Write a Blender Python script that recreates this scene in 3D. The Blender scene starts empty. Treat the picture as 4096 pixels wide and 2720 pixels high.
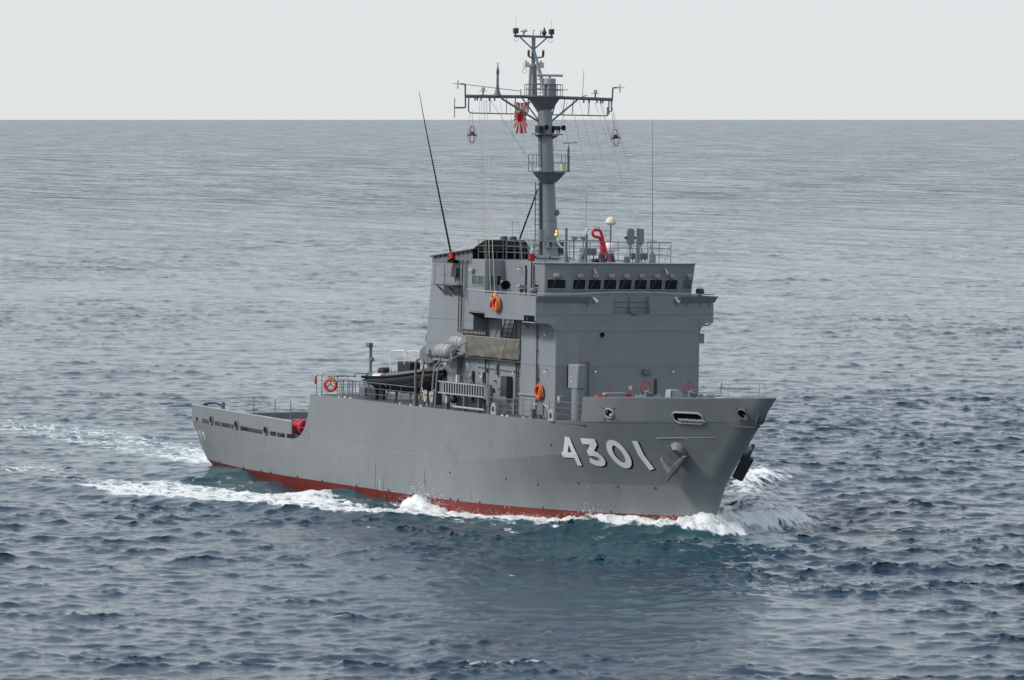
import bpy, bmesh, math, random
import numpy as np
from mathutils import Vector, Matrix
random.seed(7); np.random.seed(7)
scn = bpy.context.scene
col = scn.collection
R_ = math.radians

# ------------------------------------------------------------------ camera
AZ = 0.4872
CAM = Vector((291.48, -136.02, 23.905))
PITCH = R_(2.7515)
fw = Vector((-math.cos(AZ)*math.cos(PITCH), math.sin(AZ)*math.cos(PITCH), -math.sin(PITCH)))
cd = bpy.data.cameras.new('camera'); cam = bpy.data.objects.new('camera', cd); col.objects.link(cam)
cam.location = CAM; cam.rotation_euler = fw.to_track_quat('-Z', 'Y').to_euler()
cd.sensor_width = 36.0; cd.lens = 36.0*19439.4/4096.0; cd.clip_start = 1.0; cd.clip_end = 80000.0
scn.camera = cam

# ------------------------------------------------------------------ overcast sky and a soft sun
SUN_EL = R_(43); SUN_DIR = Vector((-0.28, -0.96, 0)).normalized()      # towards the sun (port quarter of the camera)
w = bpy.data.worlds.new('World'); scn.world = w; w.use_nodes = True
nt = w.node_tree; nt.nodes.clear()
sky = nt.nodes.new('ShaderNodeTexSky'); sky.sky_type = 'NISHITA'; sky.sun_disc = False
sky.sun_elevation = SUN_EL; sky.sun_rotation = math.atan2(SUN_DIR.x, SUN_DIR.y)
sky.air_density = 1.0; sky.dust_density = 3.0; sky.ozone_density = 1.0
hs = nt.nodes.new('ShaderNodeHueSaturation'); hs.inputs['Saturation'].default_value = 0.32
hs.inputs['Value'].default_value = 1.0
# bright hazy layer over the clear sky: whitest at the horizon, thinner and bluer overhead
tcw = nt.nodes.new('ShaderNodeTexCoord'); sxyz = nt.nodes.new('ShaderNodeSeparateXYZ'); nt.links.new(tcw.outputs['Generated'], sxyz.inputs[0])
rmp = nt.nodes.new('ShaderNodeValToRGB'); rmp.color_ramp.interpolation = 'EASE'
el = rmp.color_ramp.elements
el[0].position = 0.0; el[0].color = (.925, .965, .965, 1)
el[1].position = 1.0; el[1].color = (.50, .60, .74, 1)
for ps, cc in ((.06, (.865,.935,.985,1)), (.20, (.82,.915,.975,1)), (.45, (.62,.73,.86,1))):
    e_ = el.new(ps); e_.color = cc
nt.links.new(sxyz.outputs['Z'], rmp.inputs[0])
scl = nt.nodes.new('ShaderNodeVectorMath'); scl.operation = 'SCALE'; scl.inputs['Scale'].default_value = 9.9; nt.links.new(rmp.outputs[0], scl.inputs[0])
mixc = nt.nodes.new('ShaderNodeMix'); mixc.data_type = 'RGBA'; mixc.inputs[0].default_value = 0.80
nt.links.new(scl.outputs[0], mixc.inputs[7])
bg = nt.nodes.new('ShaderNodeBackground'); bg.inputs['Strength'].default_value = 0.10
out = nt.nodes.new('ShaderNodeOutputWorld')
nt.links.new(sky.outputs[0], hs.inputs['Color']); nt.links.new(hs.outputs[0], mixc.inputs[6])
nt.links.new(mixc.outputs[2], bg.inputs['Color']); nt.links.new(bg.outputs[0], out.inputs[0])
sl = bpy.data.lights.new('sun', 'SUN'); sl.energy = 2.6; sl.angle = R_(12); sl.color = (1.0, 0.96, 0.9)
so = bpy.data.objects.new('sun', sl); col.objects.link(so)
sv = Vector((SUN_DIR.x*math.cos(SUN_EL), SUN_DIR.y*math.cos(SUN_EL), math.sin(SUN_EL)))
so.rotation_euler = (-sv).to_track_quat('-Z', 'Y').to_euler(); so.location = (0, -200, 200)
vs = scn.view_settings; vs.view_transform = 'Standard'; vs.look = 'None'; vs.gamma = 1.0
vs.use_curve_mapping = False; vs.exposure = 0.0
scn.render.engine = 'CYCLES'
cy = scn.cycles; cy.max_bounces = 6; cy.diffuse_bounces = 3; cy.glossy_bounces = 3; cy.transmission_bounces = 2; cy.volume_bounces = 0; cy.transparent_max_bounces = 4; cy.caustics_reflective = False; cy.caustics_refractive = False

# ------------------------------------------------------------------ materials
MATS = {}
def nmat(name):
    m = bpy.data.materials.new(name); m.use_nodes = True
    n = m.node_tree; b = n.nodes['Principled BSDF']; MATS[name] = m
    return m, n, b
def paint(name, rgb, rough=0.5, var=0.10, scale=0.8, streak=0.0, metal=0.0, bump=0.0, spec=0.4, dirt=0.0):
    m, n, b = nmat(name)
    g = n.nodes.new('ShaderNodeNewGeometry')
    nz = n.nodes.new('ShaderNodeTexNoise'); nz.inputs['Scale'].default_value = scale; nz.inputs['Detail'].default_value = 6
    n.links.new(g.outputs['Position'], nz.inputs['Vector'])
    cr = n.nodes.new('ShaderNodeMapRange'); cr.inputs[1].default_value = 0.3; cr.inputs[2].default_value = 0.7
    cr.inputs[3].default_value = 1-var; cr.inputs[4].default_value = 1+var
    n.links.new(nz.outputs['Fac'], cr.inputs[0])
    val = cr.outputs[0]
    if streak > 0:                                  # rain and rust runs down the plating
        mp = n.nodes.new('ShaderNodeMapping'); mp.inputs['Scale'].default_value = (0.9, 0.9, 0.10)
        n.links.new(g.outputs['Position'], mp.inputs['Vector'])
        n2 = n.nodes.new('ShaderNodeTexNoise'); n2.inputs['Scale'].default_value = 1.3; n2.inputs['Detail'].default_value = 5
        n.links.new(mp.outputs[0], n2.inputs['Vector'])
        c2 = n.nodes.new('ShaderNodeMapRange'); c2.inputs[1].default_value = 0.35; c2.inputs[2].default_value = 0.72
        c2.inputs[3].default_value = 1+streak*0.4; c2.inputs[4].default_value = 1-streak
        n.links.new(n2.outputs['Fac'], c2.inputs[0])
        mu = n.nodes.new('ShaderNodeMath'); mu.operation = 'MULTIPLY'
        n.links.new(val, mu.inputs[0]); n.links.new(c2.outputs[0], mu.inputs[1]); val = mu.outputs[0]
    vm = n.nodes.new('ShaderNodeVectorMath'); vm.operation = 'SCALE'; vm.inputs[0].default_value = rgb
    n.links.new(val, vm.inputs['Scale'])
    last = vm.outputs[0]
    if dirt > 0:
        n3 = n.nodes.new('ShaderNodeTexNoise'); n3.inputs['Scale'].default_value = 0.35; n3.inputs['Detail'].default_value = 9
        n3.inputs['Roughness'].default_value = 0.7
        n.links.new(g.outputs['Position'], n3.inputs['Vector'])
        c3 = n.nodes.new('ShaderNodeMapRange'); c3.inputs[1].default_value = 0.56; c3.inputs[2].default_value = 0.75
        c3.inputs[3].default_value = 0; c3.inputs[4].default_value = dirt
        n.links.new(n3.outputs['Fac'], c3.inputs[0])
        mx = n.nodes.new('ShaderNodeMix'); mx.data_type = 'RGBA'
        n.links.new(c3.outputs[0], mx.inputs[0]); n.links.new(last, mx.inputs[6])
        mx.inputs[7].default_value = (rgb[0]*0.62, rgb[1]*0.58, rgb[2]*0.52, 1); last = mx.outputs[2]
    n.links.new(last, b.inputs['Base Color'])
    b.inputs['Roughness'].default_value = rough; b.inputs['Metallic'].default_value = metal
    b.inputs['Specular IOR Level'].default_value = spec
    if bump > 0:
        nb = n.nodes.new('ShaderNodeTexNoise'); nb.inputs['Scale'].default_value = 1.1; nb.inputs['Detail'].default_value = 3
        n.links.new(g.outputs['Position'], nb.inputs['Vector'])
        bp = n.nodes.new('ShaderNodeBump'); bp.inputs['Distance'].default_value = bump; bp.inputs['Strength'].default_value = 0.6
        n.links.new(nb.outputs['Fac'], bp.inputs['Height']); n.links.new(bp.outputs[0], b.inputs['Normal'])
    return m
HG = (0.202, 0.216, 0.221)
paint('hull_grey', HG, 0.40, 0.05, 0.5, 0.05, bump=0.03, spec=0.35, dirt=0.5)
paint('house_grey', (0.236, 0.256, 0.276), 0.45, 0.05, 0.7, 0.05, bump=0.008, spec=0.35, dirt=0.5)
paint('fit_grey', (0.150, 0.164, 0.180), 0.5, 0.10, 3.0)
paint('light_grey', (0.34, 0.35, 0.355), 0.5, 0.08, 3.0)
paint('dark_grey', (0.050, 0.055, 0.062), 0.5, 0.12, 3.0)
paint('deck_grey', (0.105, 0.111, 0.116), 0.75, 0.12, 1.5)
paint('boot_red', (0.175, 0.019, 0.013), 0.45, 0.16, 1.2, 0.25, dirt=0.6)
paint('deck_shade_dark', (0.030, 0.034, 0.036), 0.8, 0.2, 1.5)  # aft deck colour darkened to give the freeing ports their inner shade
paint('black', (0.006, 0.006, 0.007), 0.6, 0.1, spec=0.08)
paint('rubber', (0.022, 0.023, 0.025), 0.55, 0.15, 4.0)
paint('tube_grey', (0.125, 0.134, 0.140), 0.6, 0.12, 3.0)
paint('white', (0.86, 0.84, 0.79), 0.5, 0.04, 2.0)
paint('cream', (0.70, 0.64, 0.46), 0.5, 0.05, 3.0)
paint('orange', (0.62, 0.055, 0.012), 0.45, 0.08, 4.0)
paint('red', (0.50, 0.018, 0.020), 0.45, 0.12, 4.0)
paint('pink_red', (0.66, 0.030, 0.055), 0.4, 0.10, 4.0)
paint('maroon', (0.11, 0.022, 0.030), 0.7, 0.2, 4.0)
paint('yellow', (0.70, 0.50, 0.02), 0.5, 0.05, 3.0)
paint('canvas', (0.155, 0.145, 0.128), 0.9, 0.16, 2.2, 0.1, bump=0.03)
paint('rope', (0.50, 0.46, 0.38), 0.9, 0.15, 8.0)
paint('wire', (0.30, 0.30, 0.28), 0.6, 0.1, 4.0)
paint('brass', (0.80, 0.52, 0.16), 0.3, 0.05, 3.0, metal=1.0)
paint('rust', (0.26, 0.085, 0.02), 0.8, 0.3, 6.0)
paint('raft_grey', (0.36, 0.37, 0.36), 0.5, 0.08, 3.0, dirt=0.5)
paint('blue_strap', (0.03, 0.05, 0.16), 0.7, 0.1)
paint('green', (0.02, 0.22, 0.09), 0.5, 0.1)
paint('roof_grey', (0.30, 0.297, 0.285), 0.6, 0.07, 1.4, 0.12)
paint('net', (0.05, 0.042, 0.030), 0.9, 0.4, 12.0)
m, n, b = nmat('glass'); b.inputs['Base Color'].default_value = (0.006, 0.007, 0.008, 1)
b.inputs['Roughness'].default_value = 0.06
m, n, b = nmat('green_glass'); b.inputs['Base Color'].default_value = (0.05, 0.09, 0.08, 1); b.inputs['Roughness'].default_value = 0.1
m, n, b = nmat('lens'); b.inputs['Base Color'].default_value = (0.55, 0.56, 0.54, 1); b.inputs['Roughness'].default_value = 0.12

# ------------------------------------------------------------------ mesh helpers
class G:
    def __init__(s): s.v = []; s.f = []; s.m = []
    def add(s, vs, fs, m=0):
        k = len(s.v); s.v += [tuple(q) for q in vs]; s.f += [tuple(i+k for i in f) for f in fs]; s.m += [m]*len(fs); return s
    def box(s, x0, x1, y0, y1, z0, z1, m=0):
        v = [(x, y, z) for z in (z0, z1) for y in (y0, y1) for x in (x0, x1)]
        return s.add(v, [(0,2,3,1),(4,5,7,6),(0,1,5,4),(2,6,7,3),(0,4,6,2),(1,3,7,5)], m)
    def pbox(s, F, a0, a1, b0, b1, c0, c1, m=0):
        o, u, v, n = F
        vs = [o+u*a+v*b_+n*c for c in (c0, c1) for b_ in (b0, b1) for a in (a0, a1)]
        return s.add(vs, [(0,2,3,1),(4,5,7,6),(0,1,5,4),(2,6,7,3),(0,4,6,2),(1,3,7,5)], m)
    def pprism(s, F, poly, c0, c1, m=0):
        o, u, v, n = F; k = len(poly)
        vs = [o+u*a+v*b_+n*c0 for a, b_ in poly]+[o+u*a+v*b_+n*c1 for a, b_ in poly]
        return s.add(vs, [tuple(range(k))[::-1], tuple(range(k, 2*k))]+[(i, (i+1) % k, k+(i+1) % k, k+i) for i in range(k)], m)
    def prism(s, poly, ax, a, b, m=0):
        def P(p, c): return {'z': (p[0], p[1], c), 'y': (p[0], c, p[1]), 'x': (c, p[0], p[1])}[ax]
        k = len(poly); vs = [P(p, a) for p in poly]+[P(p, b) for p in poly]
        return s.add(vs, [tuple(range(k))[::-1], tuple(range(k, 2*k))]+[(i, (i+1) % k, k+(i+1) % k, k+i) for i in range(k)], m)
    def loft(s, p0, z0, p1, z1, m=0):
        k = len(p0); vs = [(x, y, z0) for x, y in p0]+[(x, y, z1) for x, y in p1]
        return s.add(vs, [tuple(range(k))[::-1], tuple(range(k, 2*k))]+[(i, (i+1) % k, k+(i+1) % k, k+i) for i in range(k)], m)
    def tube(s, pts, r, n=6, closed=False, m=0, caps=True):
        pts = [Vector(p) for p in pts]; k = len(pts); rs = r if isinstance(r, (list, tuple)) else [r]*k
        up = None; rings = []
        for i, p in enumerate(pts):
            if closed: d = pts[(i+1) % k]-pts[i-1]
            else: d = (pts[min(i+1, k-1)]-pts[max(i-1, 0)])
            d.normalize()
            if up is None:
                a = Vector((0, 0, 1)) if abs(d.z) < 0.9 else Vector((1, 0, 0)); up = (a-d*a.dot(d)).normalized()
            else:
                up = up-d*up.dot(d)
                up = up.normalized() if up.length > 1e-6 else Vector((1, 0, 0))
            q = d.cross(up)
            rings.append([p+(up*math.cos(2*math.pi*j/n)+q*math.sin(2*math.pi*j/n))*rs[i] for j in range(n)])
        vs = [v for rg in rings for v in rg]; fs = []
        for i in range(k if closed else k-1):
            a, b_ = i*n, ((i+1) % k)*n
            fs += [(a+j, a+(j+1) % n, b_+(j+1) % n, b_+j) for j in range(n)]
        if not closed and caps: fs += [tuple(range(n))[::-1], tuple((k-1)*n+j for j in range(n))]
        return s.add(vs, fs, m)
    def cyl(s, p0, p1, r0, r1=None, n=14, m=0): return s.tube([p0, p1], [r0, r0 if r1 is None else r1], n, m=m)
    def torus(s, c, nrm, R, r, n=20, k=8, m=0, sx=1.0):
        c = Vector(c); nrm = Vector(nrm).normalized(); a = Vector((0, 0, 1)) if abs(nrm.z) < 0.9 else Vector((1, 0, 0))
        u = nrm.cross(a).normalized(); v = nrm.cross(u)
        return s.tube([c+u*(R*sx*math.cos(2*math.pi*i/n))+v*(R*math.sin(2*math.pi*i/n)) for i in range(n)], r, k, True, m)
    def lathe(s, prof, o=(0,0,0), ax=(0,0,1), n=20, m=0):
        ax = Vector(ax).normalized(); a = Vector((1, 0, 0)) if abs(ax.x) < 0.9 else Vector((0, 1, 0))
        u = ax.cross(a).normalized(); v = ax.cross(u); o = Vector(o); vs = []; fs = []; k = len(prof)
        for r, h in prof: vs += [o+ax*h+(u*math.cos(2*math.pi*j/n)+v*math.sin(2*math.pi*j/n))*max(r, 1e-4) for j in range(n)]
        for i in range(k-1): fs += [(i*n+j, i*n+(j+1) % n, (i+1)*n+(j+1) % n, (i+1)*n+j) for j in range(n)]
        fs += [tuple(range(n))[::-1], tuple((k-1)*n+j for j in range(n))]
        return s.add(vs, fs, m)
    def ball(s, c, r, n=14, k=8, m=0, sc=(1,1,1)):
        c = Vector(c); vs = []; fs = []
        for i in range(k+1):
            t = math.pi*i/k
            for j in range(n):
                a = 2*math.pi*j/n
                vs.append((c.x+r*sc[0]*math.sin(t)*math.cos(a), c.y+r*sc[1]*math.sin(t)*math.sin(a), c.z+r*sc[2]*math.cos(t)))
        for i in range(k): fs += [(i*n+j, i*n+(j+1) % n, (i+1)*n+(j+1) % n, (i+1)*n+j) for j in range(n)]
        return s.add(vs, fs, m)
    def mesh(s, name, mats, smooth=False, recalc=True):
        me = bpy.data.meshes.new(name); me.from_pydata(s.v, [], s.f)
        for mm in ([mats] if isinstance(mats, str) else mats): me.materials.append(MATS[mm])
        me.polygons.foreach_set('material_index', s.m)
        if recalc:
            bm = bmesh.new(); bm.from_mesh(me); bmesh.ops.remove_doubles(bm, verts=bm.verts, dist=1e-5)
            bmesh.ops.recalc_face_normals(bm, faces=bm.faces); bm.to_mesh(me); bm.free()
        if smooth:
            me.polygons.foreach_set('use_smooth', [True]*len(me.polygons))
            if smooth != 'all': me.set_sharp_from_angle(angle=R_(smooth if smooth is not True else 38))
        me.update(); return me
    def build(s, name, mats, parent=None, smooth=True, bevel=0.0, loc=None, recalc=True):
        o = bpy.data.objects.new(name, s.mesh(name, mats, smooth, recalc)); col.objects.link(o)
        if parent: o.parent = parent
        if loc: o.location = loc
        if bevel:
            b_ = o.modifiers.new('bevel', 'BEVEL'); b_.width = bevel; b_.segments = 2; b_.limit_method = 'ANGLE'; b_.angle_limit = R_(40)
        return o
def inst(me, name, parent, loc=(0,0,0), rot=None):
    o = bpy.data.objects.new(name, me); col.objects.link(o); o.parent = parent; o.location = loc
    if rot: o.rotation_euler = rot
    return o
# the ship heels about a degree away from the camera; everything aboard shares that attitude
_h, _t = -0.0192, 0.0028
SHIP = Matrix.Translation((32, 0, 0)) @ Matrix.Rotation(_h, 4, 'X') @ Matrix.Rotation(-_t, 4, 'Y') @ Matrix.Translation((-32, 0, 0))
def tag(o, label, cat, group=None, kind=None):
    o['label'] = label; o['category'] = cat
    if group: o['group'] = group
    if kind: o['kind'] = kind
    return o
def thing(name, label, cat, loc=(0,0,0), rot=(0,0,0), group=None):
    o = bpy.data.objects.new(name, None); col.objects.link(o); o.empty_display_size = 0.3
    o.matrix_world = SHIP @ Matrix.Translation(loc) @ Matrix.Rotation(rot[2], 4, "Z") @ Matrix.Rotation(rot[1], 4, "Y") @ Matrix.Rotation(rot[0], 4, "X")
    return tag(o, label, cat, group)
def FR(o, u, v):
    u = Vector(u).normalized(); v = Vector(v).normalized(); return (Vector(o), u, v, u.cross(v).normalized())
def pchip(X, Y, x):
    X = np.array(X, float); Y = np.array(Y, float); x = np.clip(np.asarray(x, float), X[0], X[-1])
    h = np.diff(X); d = np.diff(Y)/h; mm = np.zeros(len(X))
    for i in range(1, len(X)-1):
        if d[i-1]*d[i] > 0:
            w1 = 2*h[i]+h[i-1]; w2 = h[i]+2*h[i-1]; mm[i] = (w1+w2)/(w1/d[i-1]+w2/d[i])
    mm[0] = d[0]; mm[-1] = d[-1]
    k = np.clip(np.searchsorted(X, x, side='right')-1, 0, len(h)-1); t = (x-X[k])/h[k]
    return (2*t**3-3*t**2+1)*Y[k]+(t**3-2*t**2+t)*h[k]*mm[k]+(-2*t**3+3*t**2)*Y[k+1]+(t**3-t**2)*h[k]*mm[k+1]
def catmull(pts, k=8, closed=False):
    P = [Vector(p) for p in pts]; n = len(P); o_ = []
    for i in range(n if closed else n-1):
        p0 = P[(i-1) % n] if closed or i > 0 else P[0]; p1 = P[i]; p2 = P[(i+1) % n]; p3 = P[(i+2) % n] if closed or i+2 < n else P[-1]
        for j in range(k):
            t = j/k
            o_.append(0.5*((2*p1)+(p2-p0)*t+(2*p0-5*p1+4*p2-p3)*t*t+(3*p1-p0-3*p2+p3)*t**3))
    if not closed: o_.append(P[-1])
    return o_
# ================================================================== THE SHIP
ship = thing('support_ship', 'grey naval support ship with white 4301 on its bow and red boot topping', 'ship')

# ------------------------------------------------------------------ hull form (half-breadths along level lines)
LEV = [
 ([(0,-2.6),(70,-2.6)], [(2.5,2.2),(8,3.9),(16,4.9),(24,5.2),(38,5.2),(44,4.4),(50,2.6),(54,1.2),(57,.3),(57.9,0)]),
 ([(0,.85),(10,.66),(32,.65),(38,.68),(45,.76),(50,.84),(54,.92),(59,1.08)], [(1.3,4.9),(4,5.25),(8,5.6),(13,5.85),(18,6),(36,6),(41,5.75),(45,5.2),(48,4.55),(51,3.7),(53.5,2.8),(55.5,1.9),(57.3,.95),(58.4,.33),(58.75,0)]),
 ([(0,2.1),(16,1.9),(32,1.9),(40,2.05),(47,2.25),(52,2.5),(57,2.7),(60.2,2.9)], [(.65,5.25),(4,5.5),(8,5.72),(13,5.93),(18,6),(37,6),(42,5.85),(46,5.4),(49,4.8),(52,4.0),(54.5,2.95),(56.5,1.92),(58.2,1.0),(59.2,.42),(59.6,0)]),
 ([(0,3.28),(16,3.04),(30,3.08),(38,3.12),(43,3.38),(47,3.78),(51,4.12),(55,4.42),(60,4.75)], [(.12,5.5),(6,5.75),(12,5.93),(18,6),(40,6),(44,5.93),(47,5.72),(50,5.35),(52.5,4.78),(54.5,3.95),(56.5,2.9),(58.5,1.82),(60.0,1.05),(60.9,.55),(61.45,0)]),
 ([(0,5.98),(44,5.97),(53,6.14),(58,6.36),(62,6.58),(64,6.7)], [(.1,5.55),(6,5.8),(12,5.95),(18,6),(46,6),(49.5,5.9),(52,5.65),(54,5.12),(56,4.15),(58,3.08),(60,2.0),(61.6,1.2),(62.8,.62),(63.65,0)]),
 ([(0,4.3),(53,7.42),(57,7.60),(60,7.70),(65.2,7.95)], [(48,5.98),(51,5.86),(53.4,5.5),(55.5,4.80),(57.5,3.85),(60,2.58),(62,1.55),(63.6,.78),(64.6,.35),(65.1,0)]),
]
def lz(i, x): a = np.array(LEV[i][0]); return pchip(a[:,0], a[:,1], x)
def ly(i, x):
    a = np.array(LEV[i][1]); return np.where(np.asarray(x) > a[-1,0], 0.0, pchip(a[:,0], a[:,1], x))
_s = np.linspace(0, 1, 321)
def _band(i, j, x0=None, x1=None):
    o_ = []
    for k, xs in ((i, x0), (j, x1)):
        a = LEV[k][1]; xa = a[0][0] if xs is None else xs; x = xa+(a[-1][0]-xa)*_s; y = ly(k, x); y[-1] = 0; o_.append((x, y, lz(k, x)))
    return o_
BANDS = [_band(0, 1), _band(1, 2), _band(2, 3), _band(3, 4), _band(4, 5, 53.02, 53.36)]
_hy = {}
def HY(x, z):
    """half-breadth on exactly the ruled surfaces the plating is made of"""
    key = (round(x, 4), round(z, 4))
    if key in _hy: return _hy[key]
    r = None
    for (x0, y0, z0), (x1, y1, z1) in BANDS:
        t = (z-z0)/(z1-z0); X = x0+(x1-x0)*t
        s = np.interp(x, X, _s); ts = np.interp(s, _s, t)
        if -.001 <= ts <= 1.001: r = float(np.interp(s, _s, y0)*(1-ts)+np.interp(s, _s, y1)*ts); break
        if r is None or ts > 1: r = float(np.interp(s, _s, y1))
    _hy[key] = r; return r
def hpt(x, z, off=0.0, side=-1):
    e = 0.05; y = HY(x, z)
    dx = (HY(x+e, z)-HY(x-e, z))/(2*e); dz = (HY(x, z+e)-HY(x, z-e))/(2*e)
    nn = Vector((-dx, 1, -dz)).normalized(); q = Vector((x, y, z))+nn*off
    return Vector((q.x, side*q.y, q.z))
def lev(i, n, x0=None):
    a = LEV[i][1]; xs = a[0][0] if x0 is None else x0; xe = a[-1][0]
    s = 1-(1-np.linspace(0, 1, n))**1.7; x = xs+(xe-xs)*s
    y = ly(i, x); y[-1] = 0
    return np.stack([x, y, lz(i, x)], 1)
g = G()
def skin(c0, c1, m):
    for sd in (-1, 1):
        k = len(c0); vs = [(p[0], sd*p[1], p[2]) for p in c0]+[(p[0], sd*p[1], p[2]) for p in c1]
        g.add(vs, [(i, i+1, k+i+1, k+i) for i in range(k-1)], m)
N = 150
c = [lev(i, N) for i in range(4)]
skin(c[0], c[1], 1); skin(c[1], c[2], 0); skin(c[2], c[3], 0)
full3 = lev(3, 150); full4 = lev(4, 150); k0 = int(np.argmax(full4[:,0] > 19.08))
skin(full3[k0:], full4[k0:], 0)
xj = float(full4[k0][0]); xl = float(full3[k0][0])
for sd in (-1, 1): g.add([(19.05, sd*HY(19.05, float(lz(3, 19.05))), float(lz(3, 19.05))), (xl, sd*full3[k0][1], full3[k0][2]), (xj, sd*full4[k0][1], full4[k0][2]), (19.05, sd*HY(19.05, 5.97), 5.97)], [(0,1,2,3)], 0)
# the step down to the working deck: a swept edge
sx = [16.75, 17.2, 17.7, 18.15, 18.5, 18.75, 18.9, 19.0, 19.05]; sz = [3.06, 3.12, 3.32, 3.66, 4.1, 4.6, 5.1, 5.6, 5.97]
for sd in (-1, 1):
    vs = []
    for x, z in zip(sx, sz): vs += [(x, sd*HY(x, float(lz(3, x))), float(lz(3, x))), (x, sd*HY(x, z), z)]
    g.add(vs, [(2*i, 2*i+2, 2*i+3, 2*i+1) for i in range(len(sx)-1)], 0)
tr = [(float(c[i][0][0]), float(c[i][0][1]), float(c[i][0][2])) for i in range(4)]+[]
g.add([(a, -b_, z) for a, b_, z in tr]+[(a, b_, z) for a, b_, z in tr[::-1]], [tuple(range(8))], 0)
hull = g.build('hull', ['hull_grey', 'boot_red'], ship, smooth=22, recalc=False)

# stern bulwark with freeing ports
OP = [(.75,1.25,.27),(1.9,3.1,.27),(3.3,3.85,.55),(4.1,5.1,.27),(5.25,7.35,.27),(7.5,8.1,.55),(8.4,12.0,.27),(12.2,12.9,.52),(13.15,14.1,.27),(14.25,15.45,.27),(15.7,16.4,.27)]
def zt(x): return 4.32-0.0135*x
for sd in (-1, 1):
    g = G(); xb = [0.1]
    segs = []
    cur = 0.1
    for a, b_, h in OP: segs.append((cur, a, 0)); segs.append((a, b_, h if sd < 0 else 0)); cur = b_
    segs = [q for q in segs if q[1]-q[0] > .01]
    for a, b_, h in segs:
        k = max(1, int((b_-a)/1.2)); xs = np.linspace(a, b_, k+1)
        for i in range(k):
            vs = []
            for x in (xs[i], xs[i+1]):
                zb = float(lz(3, x))+h; top = zt(x) if sd < 0 else zb+.34
                for z in (zb, top):
                    y = HY(x, z); vs += [(x, sd*y, z), (x, sd*(y-.07), z)]
            g.add(vs, [(0,4,6,2),(1,3,7,5),(2,6,7,3),(0,1,5,4)]+([(0,2,3,1)] if i == 0 else [])+([(4,5,7,6)] if i == k-1 else []), 0)
    g.build('bulwark', 'hull_grey', hull, smooth=22, recalc=False)
    if sd > 0: continue
    g = G(); g.tube([(x, sd*(HY(x, zt(x))-.035), zt(x)+.02) for x in np.linspace(.05, 16.4, 18)], .055, 6)
    g.build('bulwark_cap', 'light_grey', hull)
    for a, b_, h in OP:
        if h < .4: continue
        g = G(); pts = []
        z0 = float(lz(3, (a+b_)/2)); cx = (a+b_)/2; hw = (b_-a)/2
        for t in range(16):
            q = 2*math.pi*t/16; pts.append(hpt(cx+hw*.92*math.cos(q), z0+h*.52+h*.5*math.sin(q), .03, sd))
        g.tube(pts, .055, 6, True); fl_ = g.build('fairlead', 'fit_grey', hull)
        g = G(); c0 = sum(pts, Vector())/16; g.add([c0]+pts, [(0, i+1, (i+1) % 16+1) for i in range(16)]); g.build('fairlead_shade_disc', 'black', hull, recalc=False)  # black disc fills the opening, its inner shade put in as colour
    for x in (10.5, 13.8, 16.15):
        g = G(); g.tube([(x, sd*(HY(x, 4)-.04), 3.9), (x, sd*(HY(x, 4)-.04), 5.1+.02*x)], .028, 6); g.build('stanchion', 'fit_grey', hull)
g = G(); g.box(.0, .08, -5.44, 5.44, 3.3, 3.75); g.prism([(-5.44,3.75),(-3.6,3.75),(-4.4,4.33),(-5.44,4.33)], 'x', .0, .08); g.build('bulwark', 'hull_grey', hull, bevel=.02)

# bow bulwark, inner skin and capping
bl4 = lev(4, 46, 53.02); bl5 = lev(5, 46, 53.36)
g = G(); skin(bl4, bl5, 0)
inn4 = bl4.copy(); inn5 = bl5.copy()
for q in (inn4, inn5): q[:,1] = np.maximum(q[:,1]-.12, 0); q[:,0] = np.where(q[:,0] > 60, q[:,0]-.10*(q[:,0]-60)/5, q[:,0])
skin(inn4, inn5, 0); skin(bl5, inn5, 0)
for sd in (-1, 1): g.add([(p[0], sd*p[1], p[2]) for p in (bl4[0], bl5[0], inn5[0], inn4[0])], [(0,1,2,3)], 0)
g.build('bow_bulwark', 'hull_grey', hull, smooth=30, recalc=False)
g = G(); pp = [(p[0]-.03, -max(p[1]-.05, 0), p[2]+.015) for p in bl5]; g.tube(pp+[(x, -y, z) for x, y, z in pp[::-1][1:]], .05, 6)
g.build('bulwark_cap', 'fit_grey', hull)
# weld seams, paler than the plating amidships, darker along the bow deck edge
for (i, xa, xb_, dz) in ((3, 16.9, 42, 0), (4, 53.2, 61.5, -.05)):
    g = G(); g.tube([hpt(x, float(lz(i, x))+dz+(.012 if i == 3 else 0), .004) for x in np.linspace(xa, xb_, 50)], .011, 5); g.build('weld_seam', 'light_grey' if i == 3 else 'fit_grey', hull)
g = G(); g.tube([hpt(x, z, .012) for x, z in [(57.27,5.38),(57.9,5.42),(58.5,5.46),(58.86,5.48),(58.97,5.43),(59.03,5.32)]], .022, 6); g.build('rain_strip', 'light_grey', hull)
g = G(); g.tube([hpt(x, 5.49+.055*(x-58.9), .006) for x in np.linspace(59.0, 60.75, 8)], .012, 5); g.build('weld_seam', 'light_grey', hull)

# decks
def deck(name, i, xa, xb_, z, ins, th=.06, mt='deck_grey'):
    xs = np.linspace(xa, xb_, 24); poly = [(x, -float(ly(i, x))+ins) for x in xs]+[(x, float(ly(i, x))-ins) for x in xs[::-1]]
    g = G(); g.prism(poly, 'z', z-th, z); return g.build(name, mt, ship, smooth=False)
deck('aft_deck', 3, .3, 19.3, 2.99, .09, mt='deck_shade_dark')
boat_deck = deck('boat_deck', 4, 19.07, 53.3, 5.965, .03)
fore_deck = deck('fore_deck', 4, 53.31, 63.2, 6.30, .16)
g = G(); g.box(19.1, 19.25, -5.9, 5.9, 3.0, 5.90); g.build('break_bulkhead', 'house_grey', ship)

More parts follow.
